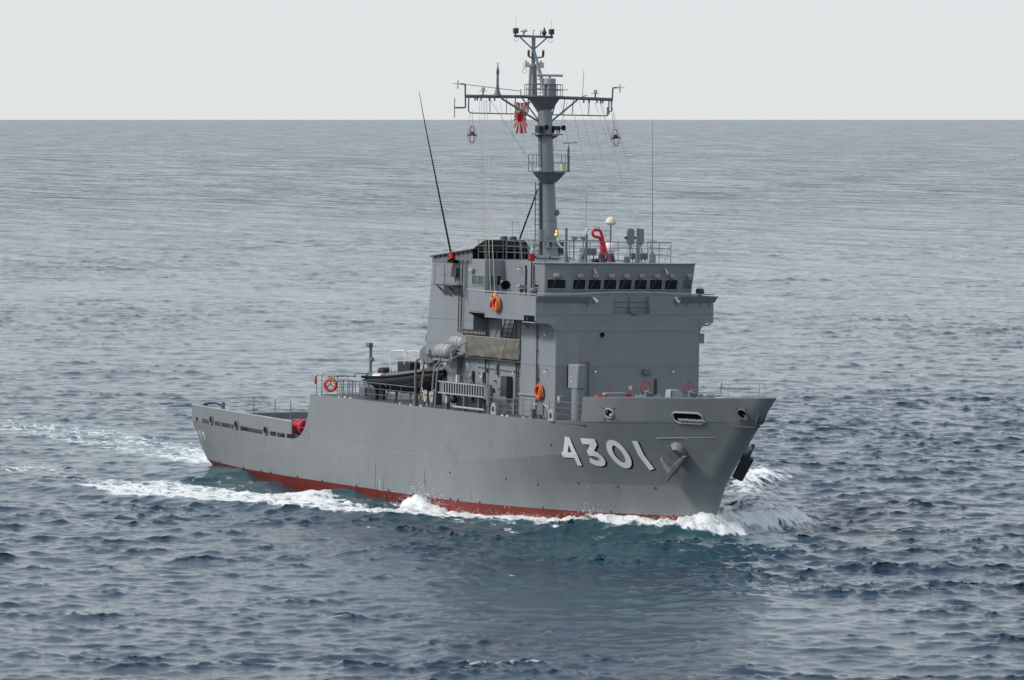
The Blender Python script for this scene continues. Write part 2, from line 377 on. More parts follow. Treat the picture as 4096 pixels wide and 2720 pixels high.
# hull number and name: strips of paint that follow the plating
def strip(pts, wd, closed=False):
    """centre line in (x,z) -> list of left/right points"""
    n = len(pts); L = []; Rr = []
    for i in range(n):
        a = pts[(i-1) % n] if closed or i else pts[0]; b_ = pts[(i+1) % n] if closed or i < n-1 else pts[-1]
        dx, dz = b_[0]-a[0], b_[1]-a[1]; l = math.hypot(dx, dz) or 1; nx, nz = -dz/l, dx/l
        ww = wd[i] if isinstance(wd, list) else wd
        L.append((pts[i][0]+nx*ww/2, pts[i][1]+nz*ww/2)); Rr.append((pts[i][0]-nx*ww/2, pts[i][1]-nz*ww/2))
    return L, Rr
def dens(pts, st=.06, closed=False):
    o_ = []; n = len(pts)
    for i in range(n if closed else n-1):
        a = pts[i]; b_ = pts[(i+1) % n]; k = max(1, int(math.hypot(b_[0]-a[0], b_[1]-a[1])/st))
        o_ += [(a[0]+(b_[0]-a[0])*j/k, a[1]+(b_[1]-a[1])*j/k) for j in range(k)]
    if not closed: o_.append(pts[-1])
    return o_
def surfstrip(g, pts, wd, off, closed=False, dx=0, dz=0, m=0):
    q = dens(pts, closed=closed)
    L, Rr = strip(q, wd, closed); n = len(q); W = 5; vs = []
    for i in range(n):
        for j in range(W):
            t = j/(W-1); x = L[i][0]*(1-t)+Rr[i][0]*t+dx; z = L[i][1]*(1-t)+Rr[i][1]*t+dz
            vs.append(hpt(x, z, off))
    fs = []
    for i in range(n if closed else n-1):
        a, b_ = i*W, ((i+1) % n)*W; fs += [(a+j, a+j+1, b_+j+1, b_+j) for j in range(W-1)]
    g.add(vs, fs, m)
ell = [(54.62+.43*math.sin(t)+.06*math.cos(t)*-1, 4.35+.64*math.cos(t)) for t in [2*math.pi*i/48 for i in range(48)]]
bowl = [(52.66,4.31),(53.0,4.30),(53.25,4.25),(53.39,4.10),(53.42,3.93),(53.32,3.79),(53.08,3.73),(52.82,3.77),(52.58,3.91)]
DIG = {'4': [([(51.46,5.13),(51.22,4.72),(50.80,4.08)], .32), ([(50.58,4.10),(51.82,4.11)], .31), ([(51.50,5.13),(51.62,4.3),(51.65,3.53)], .32)],
       '3': [([(52.50,4.97),(53.53,4.98)], .34), ([(53.40,4.93),(52.86,4.36)], .33), (bowl, .32)],
       '0': [(ell, .32)], '1': [([(55.93,5.16),(55.92,4.35),(56.16,3.56)], .32)]}
for off, dx, dz, mt, nm in ((.006, .085, -.055, 'black', 'number_shadow'), (.012, 0, 0, 'white', 'hull_number')):
    for ch, st in DIG.items():
        g = G()
        for k, (pts, wd) in enumerate(st): surfstrip(g, pts, wd, off+.0015*k, ch == '0', dx, dz)
        g.build(nm, mt, hull, smooth='all', recalc=False)
def arc(cx, cz, rx, rz, a0, a1, k=10): return [(cx+rx*math.cos(R_(a0+(a1-a0)*i/k)), cz+rz*math.sin(R_(a0+(a1-a0)*i/k))) for i in range(k+1)]
NAME = [ # three kana, stroke by stroke
 [[(.40,2.58),(.60,2.58)]+arc(.58,2.36,.17,.18,150,390,12)+[(.72,2.60),(.82,2.46)]],
 [[(1.12,2.66),(1.30,2.60)], [(1.06,2.46)]+arc(1.20,2.36,.14,.15,120,-70,10)],
 [[(1.66,2.56),(2.0,2.60)], [(1.84,2.70),(1.74,2.40)]+arc(1.85,2.31,.14,.14,130,-100,10)]]
for st in NAME:
    g = G()
    for k, pts in enumerate(st): surfstrip(g, [(x, z) for x, z in pts], .062, .010+.001*k)
    g.build('name_character', 'white', hull, smooth='all', recalc=False)
# draught marks and small pads along the boot topping
for i in range(5):
    g = G(); surfstrip(g, [(28.9+.02*i, 1.18-.13*i), (28.98+.02*i, 1.18-.13*i)], .055, .008); g.build('draught_mark', 'white', hull, recalc=False)
for x in (4.2, 8.6, 11.6, 13.2, 17.4, 21.0, 25.8, 30.2, 33.5, 38.2, 39.1, 41.5, 47.4, 52.6):
    g = G(); q = hpt(x, float(lz(1, x))+.05, .01); g.box(q.x-.04, q.x+.04, q.y-.04, q.y+.02, q.z-.07, q.z+.07); g.build('zinc_stud', 'dark_grey', hull)
for x, z in ((38.2,2.3),(44.6,2.35),(47.5,2.2),(50.9,2.5),(53.6,2.45),(55.9,2.5),(49.8,4.6)):
    g = G(); a = hpt(x, z, -.02); b_ = hpt(x, z, .03); g.cyl(a, b_, .07, .06, 10); g.build('hull_discharge', 'dark_grey', hull)

# rust and soot runs below discharges and seams
for x, z0, z1, wd in ((28.35,2.3,.75,.05), (29.45,1.5,.72,.035), (34.9,2.25,1.35,.05), (35.05,1.7,.9,.03), (40.6,1.6,.8,.03), (20.2,5.6,4.3,.03), (31.8,5.9,5.0,.03), (12.3,2.9,2.2,.03), (46.2,5.6,4.9,.03)):
    g = G(); pts = [(x+.012*math.sin(i*1.3), z0+(z1-z0)*i/8) for i in range(9)]; surfstrip(g, pts, wd, .005); g.build('rust_run', 'fit_grey' if z0 > 2.6 else 'dark_grey', hull, recalc=False)
# mooring openings on the bow bulwark, their inner shade painted as black patches
def hullring(name, cx, cz, pts2, r, mat):
    g = G(); g.tube([hpt(cx+a, cz+b_, .02) for a, b_ in pts2], r, 7, True); g.build(name, mat, hull)
def hullpatch(name, cx, cz, pts2, mat, off=.006):
    g = G(); c0 = hpt(cx, cz, off); ring_ = [hpt(cx+a, cz+b_, off) for a, b_ in pts2]; k = len(ring_)
    g.add([c0]+ring_, [(0, i+1, (i+1) % k+1) for i in range(k)]); return g.build(name, mat, hull, smooth='all', recalc=False)
ov = lambda rx, rz, k=20: [(rx*math.cos(2*math.pi*i/k), rz*math.sin(2*math.pi*i/k)) for i in range(k)]
def rrect(hx, hz, r, k=5):
    o_ = []
    for sx_, sz_, a0 in ((1,1,0),(-1,1,90),(-1,-1,180),(1,-1,270)):
        for i in range(k+1):
            a = R_(a0+90*i/k); o_.append((sx_*(hx-r)+r*math.cos(a), sz_*(hz-r)+r*math.sin(a)))
    return o_
for cx, cz, sh, rr in ((55.08, 6.66, ov(.27,.25), .05), (59.62, 6.62, rrect(.84,.29,.25), .06), (62.9, 6.98, ov(.28,.27), .045)):
    hullpatch('mooring_shade_patch', cx, cz, sh, 'black'); hullring('mooring_ring', cx, cz, sh, rr, 'light_grey' if cx < 62 else 'fit_grey')
for cx, cz in ((55.08,6.66),(62.9,6.98)):
    for a, b_ in ((.42,.33),(-.42,.33),(.42,-.33),(-.42,-.33)):
        if cx > 62: a *= .8
        g = G(); q1 = hpt(cx+a*.8, cz+b_*.85, .03); q2 = hpt(cx+a, cz+b_*1.1, .03); g.tube([q1, q2], .03, 5); g.build('ring_lug', 'fit_grey', hull)
g = G()
for k in range(3): q = [hpt(59.05+.5*k+.02*j, 6.50+.05*math.sin(j*.9+k), .05) for j in range(26)]; g.tube(q, .055, 6)
g.build('fairlead_roller', 'light_grey', hull)
q = hpt(55.15, 6.57, .05); g = G(); g.ball((q.x, q.y+.03, q.z), .13, 10, 6, sc=(1.2,.5,.8)); g.build('fairlead_roller', 'light_grey', hull)
g = G(); g.prism([(-.22,6.55),(.22,6.55),(.26,7.15),(-.26,7.15)], 'x', 63.0, 63.62); g.build('stem_chock', 'dark_grey', hull, bevel=.04)
g = G(); g.tube([(63.35,-.2,6.45),(63.75,-.24,7.05),(63.75,.24,7.05),(63.35,.2,6.45)], .05, 6, True); g.build('mooring_ring', 'fit_grey', hull)
# hawse pipes
for sd in (-1, 1):
    g = G(); a = hpt(58.15, 4.80, -.4, sd); b_ = hpt(58.15, 4.62, .36, sd)
    g.tube([a, a.lerp(b_, .5), b_], [.56, .52, .44], 18); g.build('hawse_pipe', 'hull_grey', hull)

# ------------------------------------------------------------------ superstructure blocks
def ringwall(g, path, th, z0, z1, o0=0.0, o1=None, m=0):
    """open wall along a plan path with mitred corners; th goes to the left of the path; o0/o1 offset bottom and top"""
    o1 = o0 if o1 is None else o1; P = [Vector((x, y)) for x, y in path]; n = len(P)
    def offs(d):
        r = []
        for i in range(n):
            ds = []
            if i > 0: ds.append((P[i]-P[i-1]).normalized())
            if i < n-1: ds.append((P[i+1]-P[i]).normalized())
            ns = [Vector((-q.y, q.x)) for q in ds]; nn = sum(ns, Vector((0,0))).normalized()
            r.append(P[i]+nn*(d/max(.3, nn.dot(ns[0]))))
        return r
    A = offs(o0); B = offs(o0+th); A1 = offs(o1); B1 = offs(o1+th); vs = []
    for i in range(n): vs += [(*A[i], z0), (*B[i], z0), (*A1[i], z1), (*B1[i], z1)]
    fs = [(0,1,3,2)]
    for i in range(n-1):
        a, b_ = 4*i, 4*i+4; fs += [(a,b_,b_+2,a+2),(a+1,a+3,b_+3,b_+1),(a+2,b_+2,b_+3,a+3),(a,a+1,b_+1,b_)]
    a = 4*(n-1); fs += [(a,a+2,a+3,a+1)]
    g.add(vs, fs, m)
FBP = [(44.42,-4.73),(48.62,-4.73),(49.03,-3.5),(49.03,3.5),(48.62,4.73),(44.42,4.73)]
g = G(); g.prism(FBP, 'z', 5.97, 11.56)
deckhouse = g.build('forward_deckhouse', 'house_grey', ship, smooth=False, bevel=.03)
g = G(); g.box(36.38, 44.44, -4.45, 4.45, 5.97, 9.03); midhouse = g.build('midship_deckhouse', 'house_grey', ship, smooth=False)
g = G(); g.box(36.42, 44.41, -4.73, 4.73, 9.03, 9.15); g.build('upper_deck', 'house_grey', ship, smooth=False, bevel=.01)
g = G(); g.box(38.40, 44.44, -3.75, 3.75, 9.15, 11.555); upper = g.build('upper_deckhouse', 'house_grey', ship, smooth=False)
CAS = [(35.2,5.97),(36.4,5.97),(36.4,9.15),(38.42,9.15),(38.42,11.555),(39.81,11.555),(39.81,14.86),(33.10,14.86),(32.22,9.0),(35.2,9.0)]
g = G(); g.prism(CAS, 'y', -4.73, 4.73); casing = g.build('engine_casing', 'house_grey', ship, smooth=False, bevel=.03)
g = G(); g.box(32.45, 35.22, -3.4, 3.4, 5.97, 9.0); g.build('casing_core', 'house_grey', ship, smooth=False)
# bridge
g = G(); g.box(39.80, 46.2, -3.45, 3.45, 11.6, 14.83); rear = g.build('wheelhouse_rear', 'house_grey', ship, smooth=False, bevel=.02)
B0 = [(46.15,-4.85),(47.40,-4.85),(48.1,-3.55),(48.1,3.55),(47.40,4.85),(46.15,4.85)]
B1 = [(46.15,-4.95),(47.58,-4.95),(48.35,-3.62),(48.35,3.62),(47.58,4.95),(46.15,4.95)]
g = G(); g.loft(B0, 13.22, B1, 14.82); g.prism([(x-.01, y*.998) for x, y in B0], 'z', 11.68, 13.219)
bridge = g.build('wheelhouse', 'house_grey', ship, smooth=False, bevel=.02)
g = G(); g.prism([(46.1,-5.02),(47.62,-5.02),(48.42,-3.66),(48.42,3.66),(47.62,5.02),(46.1,5.02)], 'z', 14.82, 14.87); g.build('roof_edge', 'house_grey', bridge, smooth=False)
# bridge wings
WP = [(42.0,-5.85),(48.24,-5.85),(49.03,-3.5),(49.03,3.5),(48.24,5.85),(42.0,5.85)]
g = G(); g.prism([(42.02,-5.78),(48.2,-5.78),(48.96,-3.48),(48.96,3.48),(48.2,5.78),(42.02,5.78)], 'z', 11.565, 11.67); wing = g.build('bridge_wing', 'house_grey', ship, smooth=False)
g = G(); ringwall(g, [(42.0,-5.85),(48.24,-5.85),(49.03,-3.5),(49.03,3.5),(48.24,5.85),(42.0,5.85)], .07, 11.56, 12.0)
ringwall(g, [(42.0,-5.85),(48.24,-5.85),(49.03,-3.5),(49.03,-1.25),(48.62,-1.25),(48.62,1.21),(49.03,1.21),(49.03,3.5),(48.24,5.85),(42.0,5.85)], .07, 12.0, 12.98)
g.build('wing_bulwark', 'house_grey', wing, smooth=False)
g = G(); g.box(47.9, 48.35, 4.74, 5.2, 10.25, 10.82); g.build('light_screen', 'house_grey', wing, smooth=False); g = G(); g.tube([(48.3,4.75,11.25),(48.3,5.5,11.32),(48.3,5.65,11.4)], .04, 6); g.build('lamp_arm', 'dark_grey', wing)
for sd in (-1, 1):
    # wing-end web: the wing plating sweeps down into the house side
    F = FR((48.63, sd*4.70, 0), (-.38, sd*1.15, 0), (0, 0, 1))
    pts = [(0,11.56),(0,10.75)]+[(.72-.72*math.cos(R_(a)), 10.75+.68*math.sin(R_(a))) for a in range(10, 91, 10)]+[(1.18,11.43),(1.18,11.56)]
    g = G(); g.pprism(F, pts, -.03, .03); g.build('wing_web', 'house_grey', wing, smooth=False)
    # wind deflector
    p_ = [(48.24, sd*5.85), (49.03, sd*3.5), (49.03, sd*2.85)]
    g = G(); ringwall(g, p_ if sd < 0 else p_[::-1], .03, 12.63, 12.99, -.10, -.36); g.build('wind_deflector', 'house_grey', wing, smooth=False)
    for y in (5.5, 4.7, 3.6, 2.95):
        x = 49.03-(.79*(y-3.5)/2.35 if y > 3.5 else 0)
        g = G(); g.prism([(x-.01,12.25),(x+.09,12.62),(x+.34,12.97),(x-.01,12.97)], 'y', sd*y-.015, sd*y+.015); g.build('deflector_gusset', 'house_grey', wing, smooth=False)
    # side-light box
    g = G(); g.prism([(46.85,11.5),(48.12,11.5),(48.12,11.86),(46.85,11.86)], 'y', sd*5.80, sd*5.875); g.build('side_light_box', 'black', wing, bevel=.03)
    g = G(); g.cyl((47.35, sd*5.875, 11.58), (47.35, sd*5.875, 11.78), .08, n=10); g.build('side_light', 'dark_grey', wing)
    g = G(); g.box(46.7, 48.2, sd*5.83-.04, sd*5.83+.04, 11.44, 11.495); g.build('side_light_sill', 'light_grey', wing)
# rails along the top of the wing front
g = G(); g.tube([(42.05,-5.84,13.08),(48.26,-5.84,13.08),(49.02,-3.55,13.12)], .035, 6); g.tube([(49.02,-3.55,13.12),(48.98,-1.4,13.22),(48.98,1.3,13.22),(49.02,3.55,13.12),(48.26,5.84,13.08)], .035, 6)
for y in (-3.4,-2.3,-1.3,1.3,2.4,3.4): g.tube([(49.0,y,12.95),(49.0,y,13.14)], .02, 5)
for x in (42.3,43.4,44.5,45.6,46.7,47.8): g.tube([(x,-5.84,12.95),(x,-5.84,13.08)], .02, 5)
g.build('wing_rail', 'light_grey', wing)
# recessed panel on the front
g = G()
for z in (12.35, 12.65): g.box(48.64, 48.67, -1.2, 1.16, z, z+.03)
g.box(48.645, 48.68, -.02, .02, 12.02, 12.95); g.build('panel_bars', 'fit_grey', wing)
g = G(); g.lathe([(.02,-.1),(.2,-.1),(.2,.1),(.17,.14),(.02,.15)], (49.0,.11,12.12), (1,0,.15), 18); g.build('fog_horn_cover', 'fit_grey', wing)
for y in (-2.45, 2.92):
    g = G(); g.cyl((49.05,y-.12,12.92), (49.28,y+.06,12.66), .075, .11, 12); g.tube([(48.98,y-.12,12.95),(49.1,y-.12,12.92)], .03, 6); l_ = g.build('flood_lamp', 'light_grey', wing)
    g = G(); g.cyl((49.28,y+.06,12.66), (49.285,y+.064,12.655), .10, n=12); g.build('lamp_lens', 'lens', l_)

# bridge windows, wiper motors and arms
def window(F, a0, a1, b0, b1, parent, glass='glass', wiper=True, fw_=.032):
    fr = G()
    for q in ((a0-fw_,a1+fw_,b0-fw_,b0),(a0-fw_,a1+fw_,b1,b1+fw_),(a0-fw_,a0,b0,b1),(a1,a1+fw_,b0,b1)): fr.pbox(F, *q, -.04, .05)
    wf = fr.build('window', 'light_grey', parent, smooth=False)
    g = G(); g.pbox(F, a0-.005, a1+.005, b0-.005, b1+.005, -.04, .022); g.build('pane', glass, wf, smooth=False)
    if wiper:
        am = (a0+a1)/2
        g = G(); g.pbox(F, am-.17, am+.17, b1+.10, b1+.34, .0, .22); g.build('wiper_motor', 'light_grey', parent, bevel=.05)
        g = G(); o, u, v, n_ = F; g.tube([o+u*am+v*(b1+.12)+n_*.10, o+u*(am-.22)+v*(b0+.08)+n_*.05], .012, 5); g.build('wiper_arm', 'fit_grey', parent)
    return wf
Ffr = FR((48.1,0,13.22), (0,1,0), (.25,0,1.6))
for k in range(7): window(Ffr, -3.45+k*1.008, -2.63+k*1.008, .16, .72, bridge)
for sd in (-1, 1):
    if sd < 0: F = FR((47.40,-4.85,13.22), (.7,1.3,0), (.19,-.095,1.6))
    else: F = FR((48.1,3.55,13.22), (-.7,1.3,0), (.2,.085,1.6))
    window(F, (.16 if sd < 0 else .34), (1.20 if sd < 0 else 1.24), .19, .71, bridge, 'glass' if sd < 0 else 'green_glass')
    g = G(); y = sd*2.35+.2; g.tube([(48.25,y-.1,14.55),(48.5,y-.08,14.55)], .03, 6); g.cyl((48.47,y-.08,14.55), (48.55,y+.04,14.28), .06, .085, 12); g.build('lamp', 'light_grey', bridge)
SW = FR((0,-4.85,0), (1,0,0), (0,0,1)); window(SW, 46.32, 46.75, 13.45, 13.92, bridge, wiper=False)
SA = FR((0,-4.73,0), (1,0,0), (0,0,1))
window(SA, 38.28, 38.88, 13.38, 13.90, casing, 'green_glass', False); window(SA, 39.08, 39.68, 13.38, 13.90, casing, 'green_glass', False)
g = G(); g.pbox(SA, 38.1, 38.55, 14.1, 14.3, 0, .22); g.build('lamp', 'light_grey', casing, bevel=.03)
FBc = FR((39.81,0,0), (0,1,0), (0,0,1)); window(FBc, -4.45, -4.15, 13.35, 13.9, casing, 'green_glass', False); window(FBc, -3.95, -3.68, 13.35, 13.9, casing, 'glass', False)

# seams on the plating
def seam(parent, pts):
    g = G()
    for a, b_ in zip(pts, pts[1:]): g.tube([a, b_], .012, 4)
    g.build('weld_seam', 'fit_grey', parent, smooth=False)
for z in (8.98, 11.0): seam(deckhouse, [(44.45,-4.732,z),(48.62,-4.732,z),(49.032,-3.5,z),(49.032,3.5,z),(48.62,4.732,z)])
seam(wing, [(48.24,-5.852,11.93),(49.032,-3.5,11.93),(49.032,3.5,11.93),(48.24,5.852,11.93)])
for z in (11.2, 13.25, 9.75): x0 = 32.22+.1503*(z-9); seam(casing, [(x0,-4.732,z),(38.4 if z < 11.5 else 39.8,-4.732,z)])
seam(casing, [(33.05,-4.732,14.54),(37.6,-4.732,14.54)])

# details on the forward house
WF = FR((49.03,0,0), (0,1,0), (0,0,1)); WS = SA; WM = FR((0,-4.45,0), (1,0,0), (0,0,1))
g = G(); g.lathe([(.02,-.03),(.16,-.03),(.16,.006),(.02,.007)], (49.03,-1.94,10.8), (1,0,0), 18); pw = g.build('porthole', 'black', deckhouse)
g = G(); g.torus((49.04,-1.94,10.8), (1,0,0), .175, .025, 20, 6); g.build('porthole_rim', 'house_grey', pw)
g = G(); g.pbox(WF, .73, 1.19, 8.5, 8.83, 0, .22); g.build('lamp_box', 'fit_grey', deckhouse, bevel=.03)
def bulb(parent, F, a, b_):
    o, u, v, n_ = F; g = G(); q = o+u*a+v*b_
    g.tube([q, q+n_*.18+v*.05, q+n_*.22-v*.04], .022, 6); br = g.build('lamp_bracket', 'fit_grey', parent)
    g = G(); g.ball(q+n_*.22-v*.11, .058, 10, 7, sc=(1,1,1.3)); g.build('lamp', 'white', br)
for a, b_ in ((-2.45,8.80),(2.66,8.78)): bulb(deckhouse, WF, a, b_)
g = G(); g.pbox(WF, -.16, .07, 7.64, 7.88, 0, .012); g.build('notice_plate', 'cream', deckhouse)
g = G(); g.pbox(WF, .19, .42, 7.68, 7.87, 0, .012); g.build('notice_plate', 'roof_grey', deckhouse)
g = G(); g.pbox(WF, -.47, -.35, 7.74, 7.82, 0, .012); g.build('notice_plate', 'light_grey', deckhouse)
g = G(); g.tube([(49.1,-2.81,6.1),(49.1,-2.81,9.27),(49.1,-3.25,9.27)], .035, 6); g.build('pipe', 'fit_grey', deckhouse)
g = G(); g.tube([(49.1,1.6,6.3),(49.1,1.6,8.25)], .07, 8); g.build('pipe', 'dark_grey', deckhouse)
for x, z0, z1 in ((46.5,6.0,11.5),(46.68,6.0,8.9),(44.25,6.0,9.0)):
    g = G(); g.tube([(x,-4.80,z0),(x,-4.80,z1)], .035, 6); g.build('pipe', 'dark_grey', deckhouse)
    for z in np.arange(z0+.6, z1, .8): g2 = G(); g2.box(x-.06, x+.09, -4.85, -4.72, z-.02, z+.02); g2.build('pipe_clip', 'dark_grey', deckhouse)
bulb(deckhouse, WS, 47.75, 8.74); bulb(deckhouse, WS, 47.72, 10.85); bulb(midhouse, WM, 43.35, 8.45); bulb(midhouse, WM, 37.6, 8.72)
g = G(); g.tube([(44.3,-4.80,7.22),(46.4,-4.80,7.22)], .04, 6); g.build('handrail', 'light_grey', deckhouse)
g = G(); g.box(49.3, 49.62, -4.95, -4.6, 6.95, 7.35); g.build('hose_box', 'house_grey', deckhouse, bevel=.02)
g = G(); g.box(49.38, 49.52, -4.962, -4.95, 7.12, 7.27); g.build('hose_sign', 'white', deckhouse); g = G(); g.prism([(49.41,7.15),(49.49,7.15),(49.47,7.25),(49.43,7.25)], 'y', -4.97, -4.964); g.build('hose_sign_mark', 'red', deckhouse)
# mushroom ventilator beside the chamfer
g = G(); g.box(49.55, 50.72, -4.42, -3.92, 7.78, 9.18); ventilator = g.build('ventilator', 'house_grey', ship, bevel=.07)
g = G(); g.cyl((50.3,-4.16,5.96), (50.3,-4.16,7.79), .35, n=24); g.build('ventilator_trunk', 'house_grey', ventilator)
g = G(); g.box(49.50, 49.56, -4.44, -3.95, 7.85, 9.1); g.build('ventilator_shadow_strip', 'black', ventilator)  # black strip along the aft edge stands in for a hinge shadow
g = G(); g.box(49.95, 50.07, -4.432, -4.42, 8.17, 8.24); g.build('ventilator_sign', 'white', ventilator); g = G(); g.box(50.08, 50.2, -4.432, -4.42, 8.2, 8.27); g.build('ventilator_sign', 'red', ventilator)
g = G(); g.tube([(50.4,-4.15,9.16),(50.4,-4.15,9.5)], .025, 6); g.tube([(50.4,-4.15,9.42),(50.4,-3.98,9.44),(50.4,-3.98,9.62)], .03, 6); g.build('ventilator_valve', 'red', ventilator)

# midship house: doors, fittings, cabinet
for x0 in (37.35, 38.75):
    g = G(); g.pprism((Vector((x0+.4,-4.45,7.35)), Vector((1,0,0)), Vector((0,0,1)), Vector((0,-1,0))), [(a, b_) for a, b_ in rrect(.40,.98,.2)], 0, .06); d = g.build('door', 'house_grey', midhouse, bevel=.015)
    g = G(); g.torus((x0+.4,-4.53,8.0), (0,1,0), .15, .03, 16, 6); g.build('door_port_rim', 'light_grey', d)
    g = G(); g.cyl((x0+.4,-4.505,8.0), (x0+.4,-4.52,8.0), .14, n=16); g.build('door_port', 'lens', d)
    g = G(); g.box(x0+.76, x0+.84, -4.62, -4.44, 6.5, 8.25); g.build('door_edge', 'dark_grey', d)
    for z in (6.7, 7.4, 8.15):
        g = G(); g.tube([(x0+.04,-4.53,z),(x0+.2,-4.56,z+.06)], .022, 5); g.build('door_dog', 'fit_grey', d)
g = G(); g.box(42.15, 42.95, -4.86, -4.44, 6.98, 8.15); g.build('cabinet', 'dark_grey', midhouse, bevel=.02)
g = G(); g.box(42.2, 42.3, -4.87, -4.86, 7.0, 8.1); g.build('cabinet_hinge', 'fit_grey', midhouse)
g = G(); g.box(33.9, 35.15, -4.4, -3.42, 6.8, 8.45); g.build('locker', 'fit_grey', midhouse, bevel=.03)
for x, z, sx_, sz_ in ((36.5,8.55,.18,.26),(41.15,8.65,.2,.3),(41.15,8.3,.22,.25),(38.6,6.6,.3,.3),(39.9,8.35,.12,.2),(40.9,7.8,.1,.12),(41.5,7.35,.25,.12),(40.6,7.3,.3,.14)):
    g = G(); g.box(x-sx_/2, x+sx_/2, -4.62, -4.44, z-sz_/2, z+sz_/2); g.build('junction_box', 'fit_grey' if z != 8.35 else 'rust', midhouse, bevel=.015)
g = G(); g.tube([(38.6,-4.49,8.52),(45.2,-4.49,8.40)], .018, 5)
for i in range(14): g.box(38.7+i*.45, 38.76+i*.45, -4.53, -4.44, 8.47-i*.008, 8.55-i*.008)
g.build('cable_run', 'fit_grey', midhouse)
for x in (39.85, 43.7):
    g = G(); g.tube([(x,-4.62,6.0),(x,-4.62,9.02)], .045, 6); g.build('pipe', 'dark_grey', midhouse); g = G(); g.ball((x+.05,-4.66,8.95), .13, 10, 6); g.build('pipe_valve', 'dark_grey', midhouse)
# deck 02: inclined ladder to the wing, pillars, net rail
g = G()
for y in (-4.5, -3.86): g.tube([(41.05,y,9.16),(42.1,y,11.6)], .035, 5)
for k in range(9): t = (k+.6)/9.4; x = 41.05+1.05*t; z = 9.16+2.44*t; g.box(x-.09, x+.09, -4.5, -3.86, z-.015, z+.015)
lad = g.build('inclined_ladder', 'dark_grey', ship)
g = G()
for y in (-4.56, -3.82): g.tube([(40.75,y,9.95),(41.75,y,12.25)], .02, 5); g.tube([(40.9,y,9.4),(40.75,y,9.95)], .02, 5)
g.build('ladder_rail', 'dark_grey', lad)
for x in (41.9, 43.7, 44.36): g = G(); g.tube([(x,-4.70,9.15),(x,-4.70,11.56)], .04, 6); g.build('wing_pillar', 'dark_grey', wing)
g = G(); g.tube([(44.4,-4.75,11.45),(46.4,-5.3,11.1)], .05, 6); g.build('wing_strut', 'dark_grey', wing)
# walkway outboard of the casing
g = G(); g.box(39.6, 42.0, -5.80, -4.735, 11.78, 11.85); walk = g.build('side_walkway', 'house_grey', ship, smooth=False)
for x in (39.75, 40.5, 41.25): g = G(); g.prism([(-4.74,11.77),(-5.78,11.77),(-5.6,11.68),(-4.74,11.35)], 'x', x-.02, x+.02); g.build('walkway_bracket', 'dark_grey', walk)
g = G(); g.tube([(39.75,-5.78,12.2),(39.65,-5.78,12.5),(39.65,-5.78,13.12),(40.6,-5.80,13.11),(42.0,-5.82,13.06)], .04, 6); g.build('walkway_rail', 'light_grey', walk)
g = G(); g.box(40.1, 41.985, -5.84, -5.78, 11.855, 12.96); g.build('walkway_bulwark', 'house_grey', walk, smooth=False)
# casing ladder, service platform, junction box
g = G()
for x in (36.75, 37.12): g.tube([(x,-4.86,10.5),(x+.12,-4.86,14.75)], .035, 5)
for k in range(14): g.tube([(36.77+.12*k/14,-4.86,10.6+k*.3),(37.13+.12*k/14,-4.86,10.6+k*.3)], .014, 4)
g.build('casing_ladder', 'dark_grey', casing)
g = G(); g.box(34.5, 37.0, -5.35, -4.735, 13.20, 13.26); pl = g.build('service_platform', 'dark_grey', casing)
for x in (34.8, 36.2): g = G(); g.tube([(x,-5.3,13.2),(x+.05,-4.75,12.65)], .035, 5); g.tube([(x,-5.3,13.2),(x+.9,-4.76,12.6)], .03, 5); g.build('platform_brace', 'dark_grey', pl)
g = G()
for x in (34.55, 35.8): g.tube([(x,-5.33,13.25),(x,-5.33,14.4)], .022, 5)
g.tube([(34.2,-5.33,14.42),(36.0,-5.33,14.42)], .02, 5); g.tube([(34.55,-5.33,13.85),(35.8,-5.33,13.85)], .015, 5); g.build('platform_rail', 'fit_grey', pl)
g = G(); g.pbox(SA, 36.0, 36.62, 13.74, 14.28, 0, .26); g.build('junction_box', 'dark_grey', casing, bevel=.02)
g = G(); g.tube([(36.25,-4.85,13.74),(36.3,-4.85,13.4),(36.55,-4.85,13.3)], .03, 5); g.build('pipe', 'fit_grey', casing)
g = G(); g.tube([(37.55,-4.80,14.6),(37.55,-4.80,12.5),(37.75,-4.80,12.35)], .035, 6); g.tube([(37.55,-4.80,14.6),(37.75,-4.80,14.75)], .035, 6); g.build('pipe', 'fit_grey', casing)
# aft face and small bits
g = G(); g.tube([(32.2,-4.6,9.85),(31.95,-4.6,9.9),(31.9,-4.6,9.75)], .04, 6); g.box(32.05, 32.25, -4.7, -4.4, 9.8, 10.15); g.build('casing_lamp', 'light_grey', casing)
for y in (-3.44, 3.44):
    for x in (42.6, 45.35):
        g = G(); g.tube([(x,y*1.02,11.7),(x,y*1.02,14.3),(x-.05,y*1.02,14.6)], .05, 6); g.build('pipe', 'dark_grey', rear)
bulb(rear, FR((0,-3.45,0),(1,0,0),(0,0,1)), 42.0, 14.45)
g = G(); g.tube([(46.1,-5.0,11.7),(46.1,-5.0,14.9)], .05, 6); g.tube([(46.3,-4.98,11.7),(46.3,-4.98,14.7)], .035, 6); g.build('pipe', 'dark_grey', bridge)

g = G(); g.prism([(33.02,14.55),(38.1,14.55),(38.1,14.95),(33.08,14.87)], 'y', -4.742, -4.70); g.build('casing_band', 'fit_grey', casing, smooth=False)
# ------------------------------------------------------------------ funnel on the starboard side of the casing top
fun = None
prof = [(33.12,14.87),(33.05,14.98),(38.15,15.45),(38.75,15.45),(38.3,14.87)]
g = G(); g.prism([(33.1,14.86),(38.15,14.86),(38.15,15.42),(33.05,14.92)], 'y', -4.70, -.95); fun = g.build('funnel', 'fit_grey', ship, smooth=False)
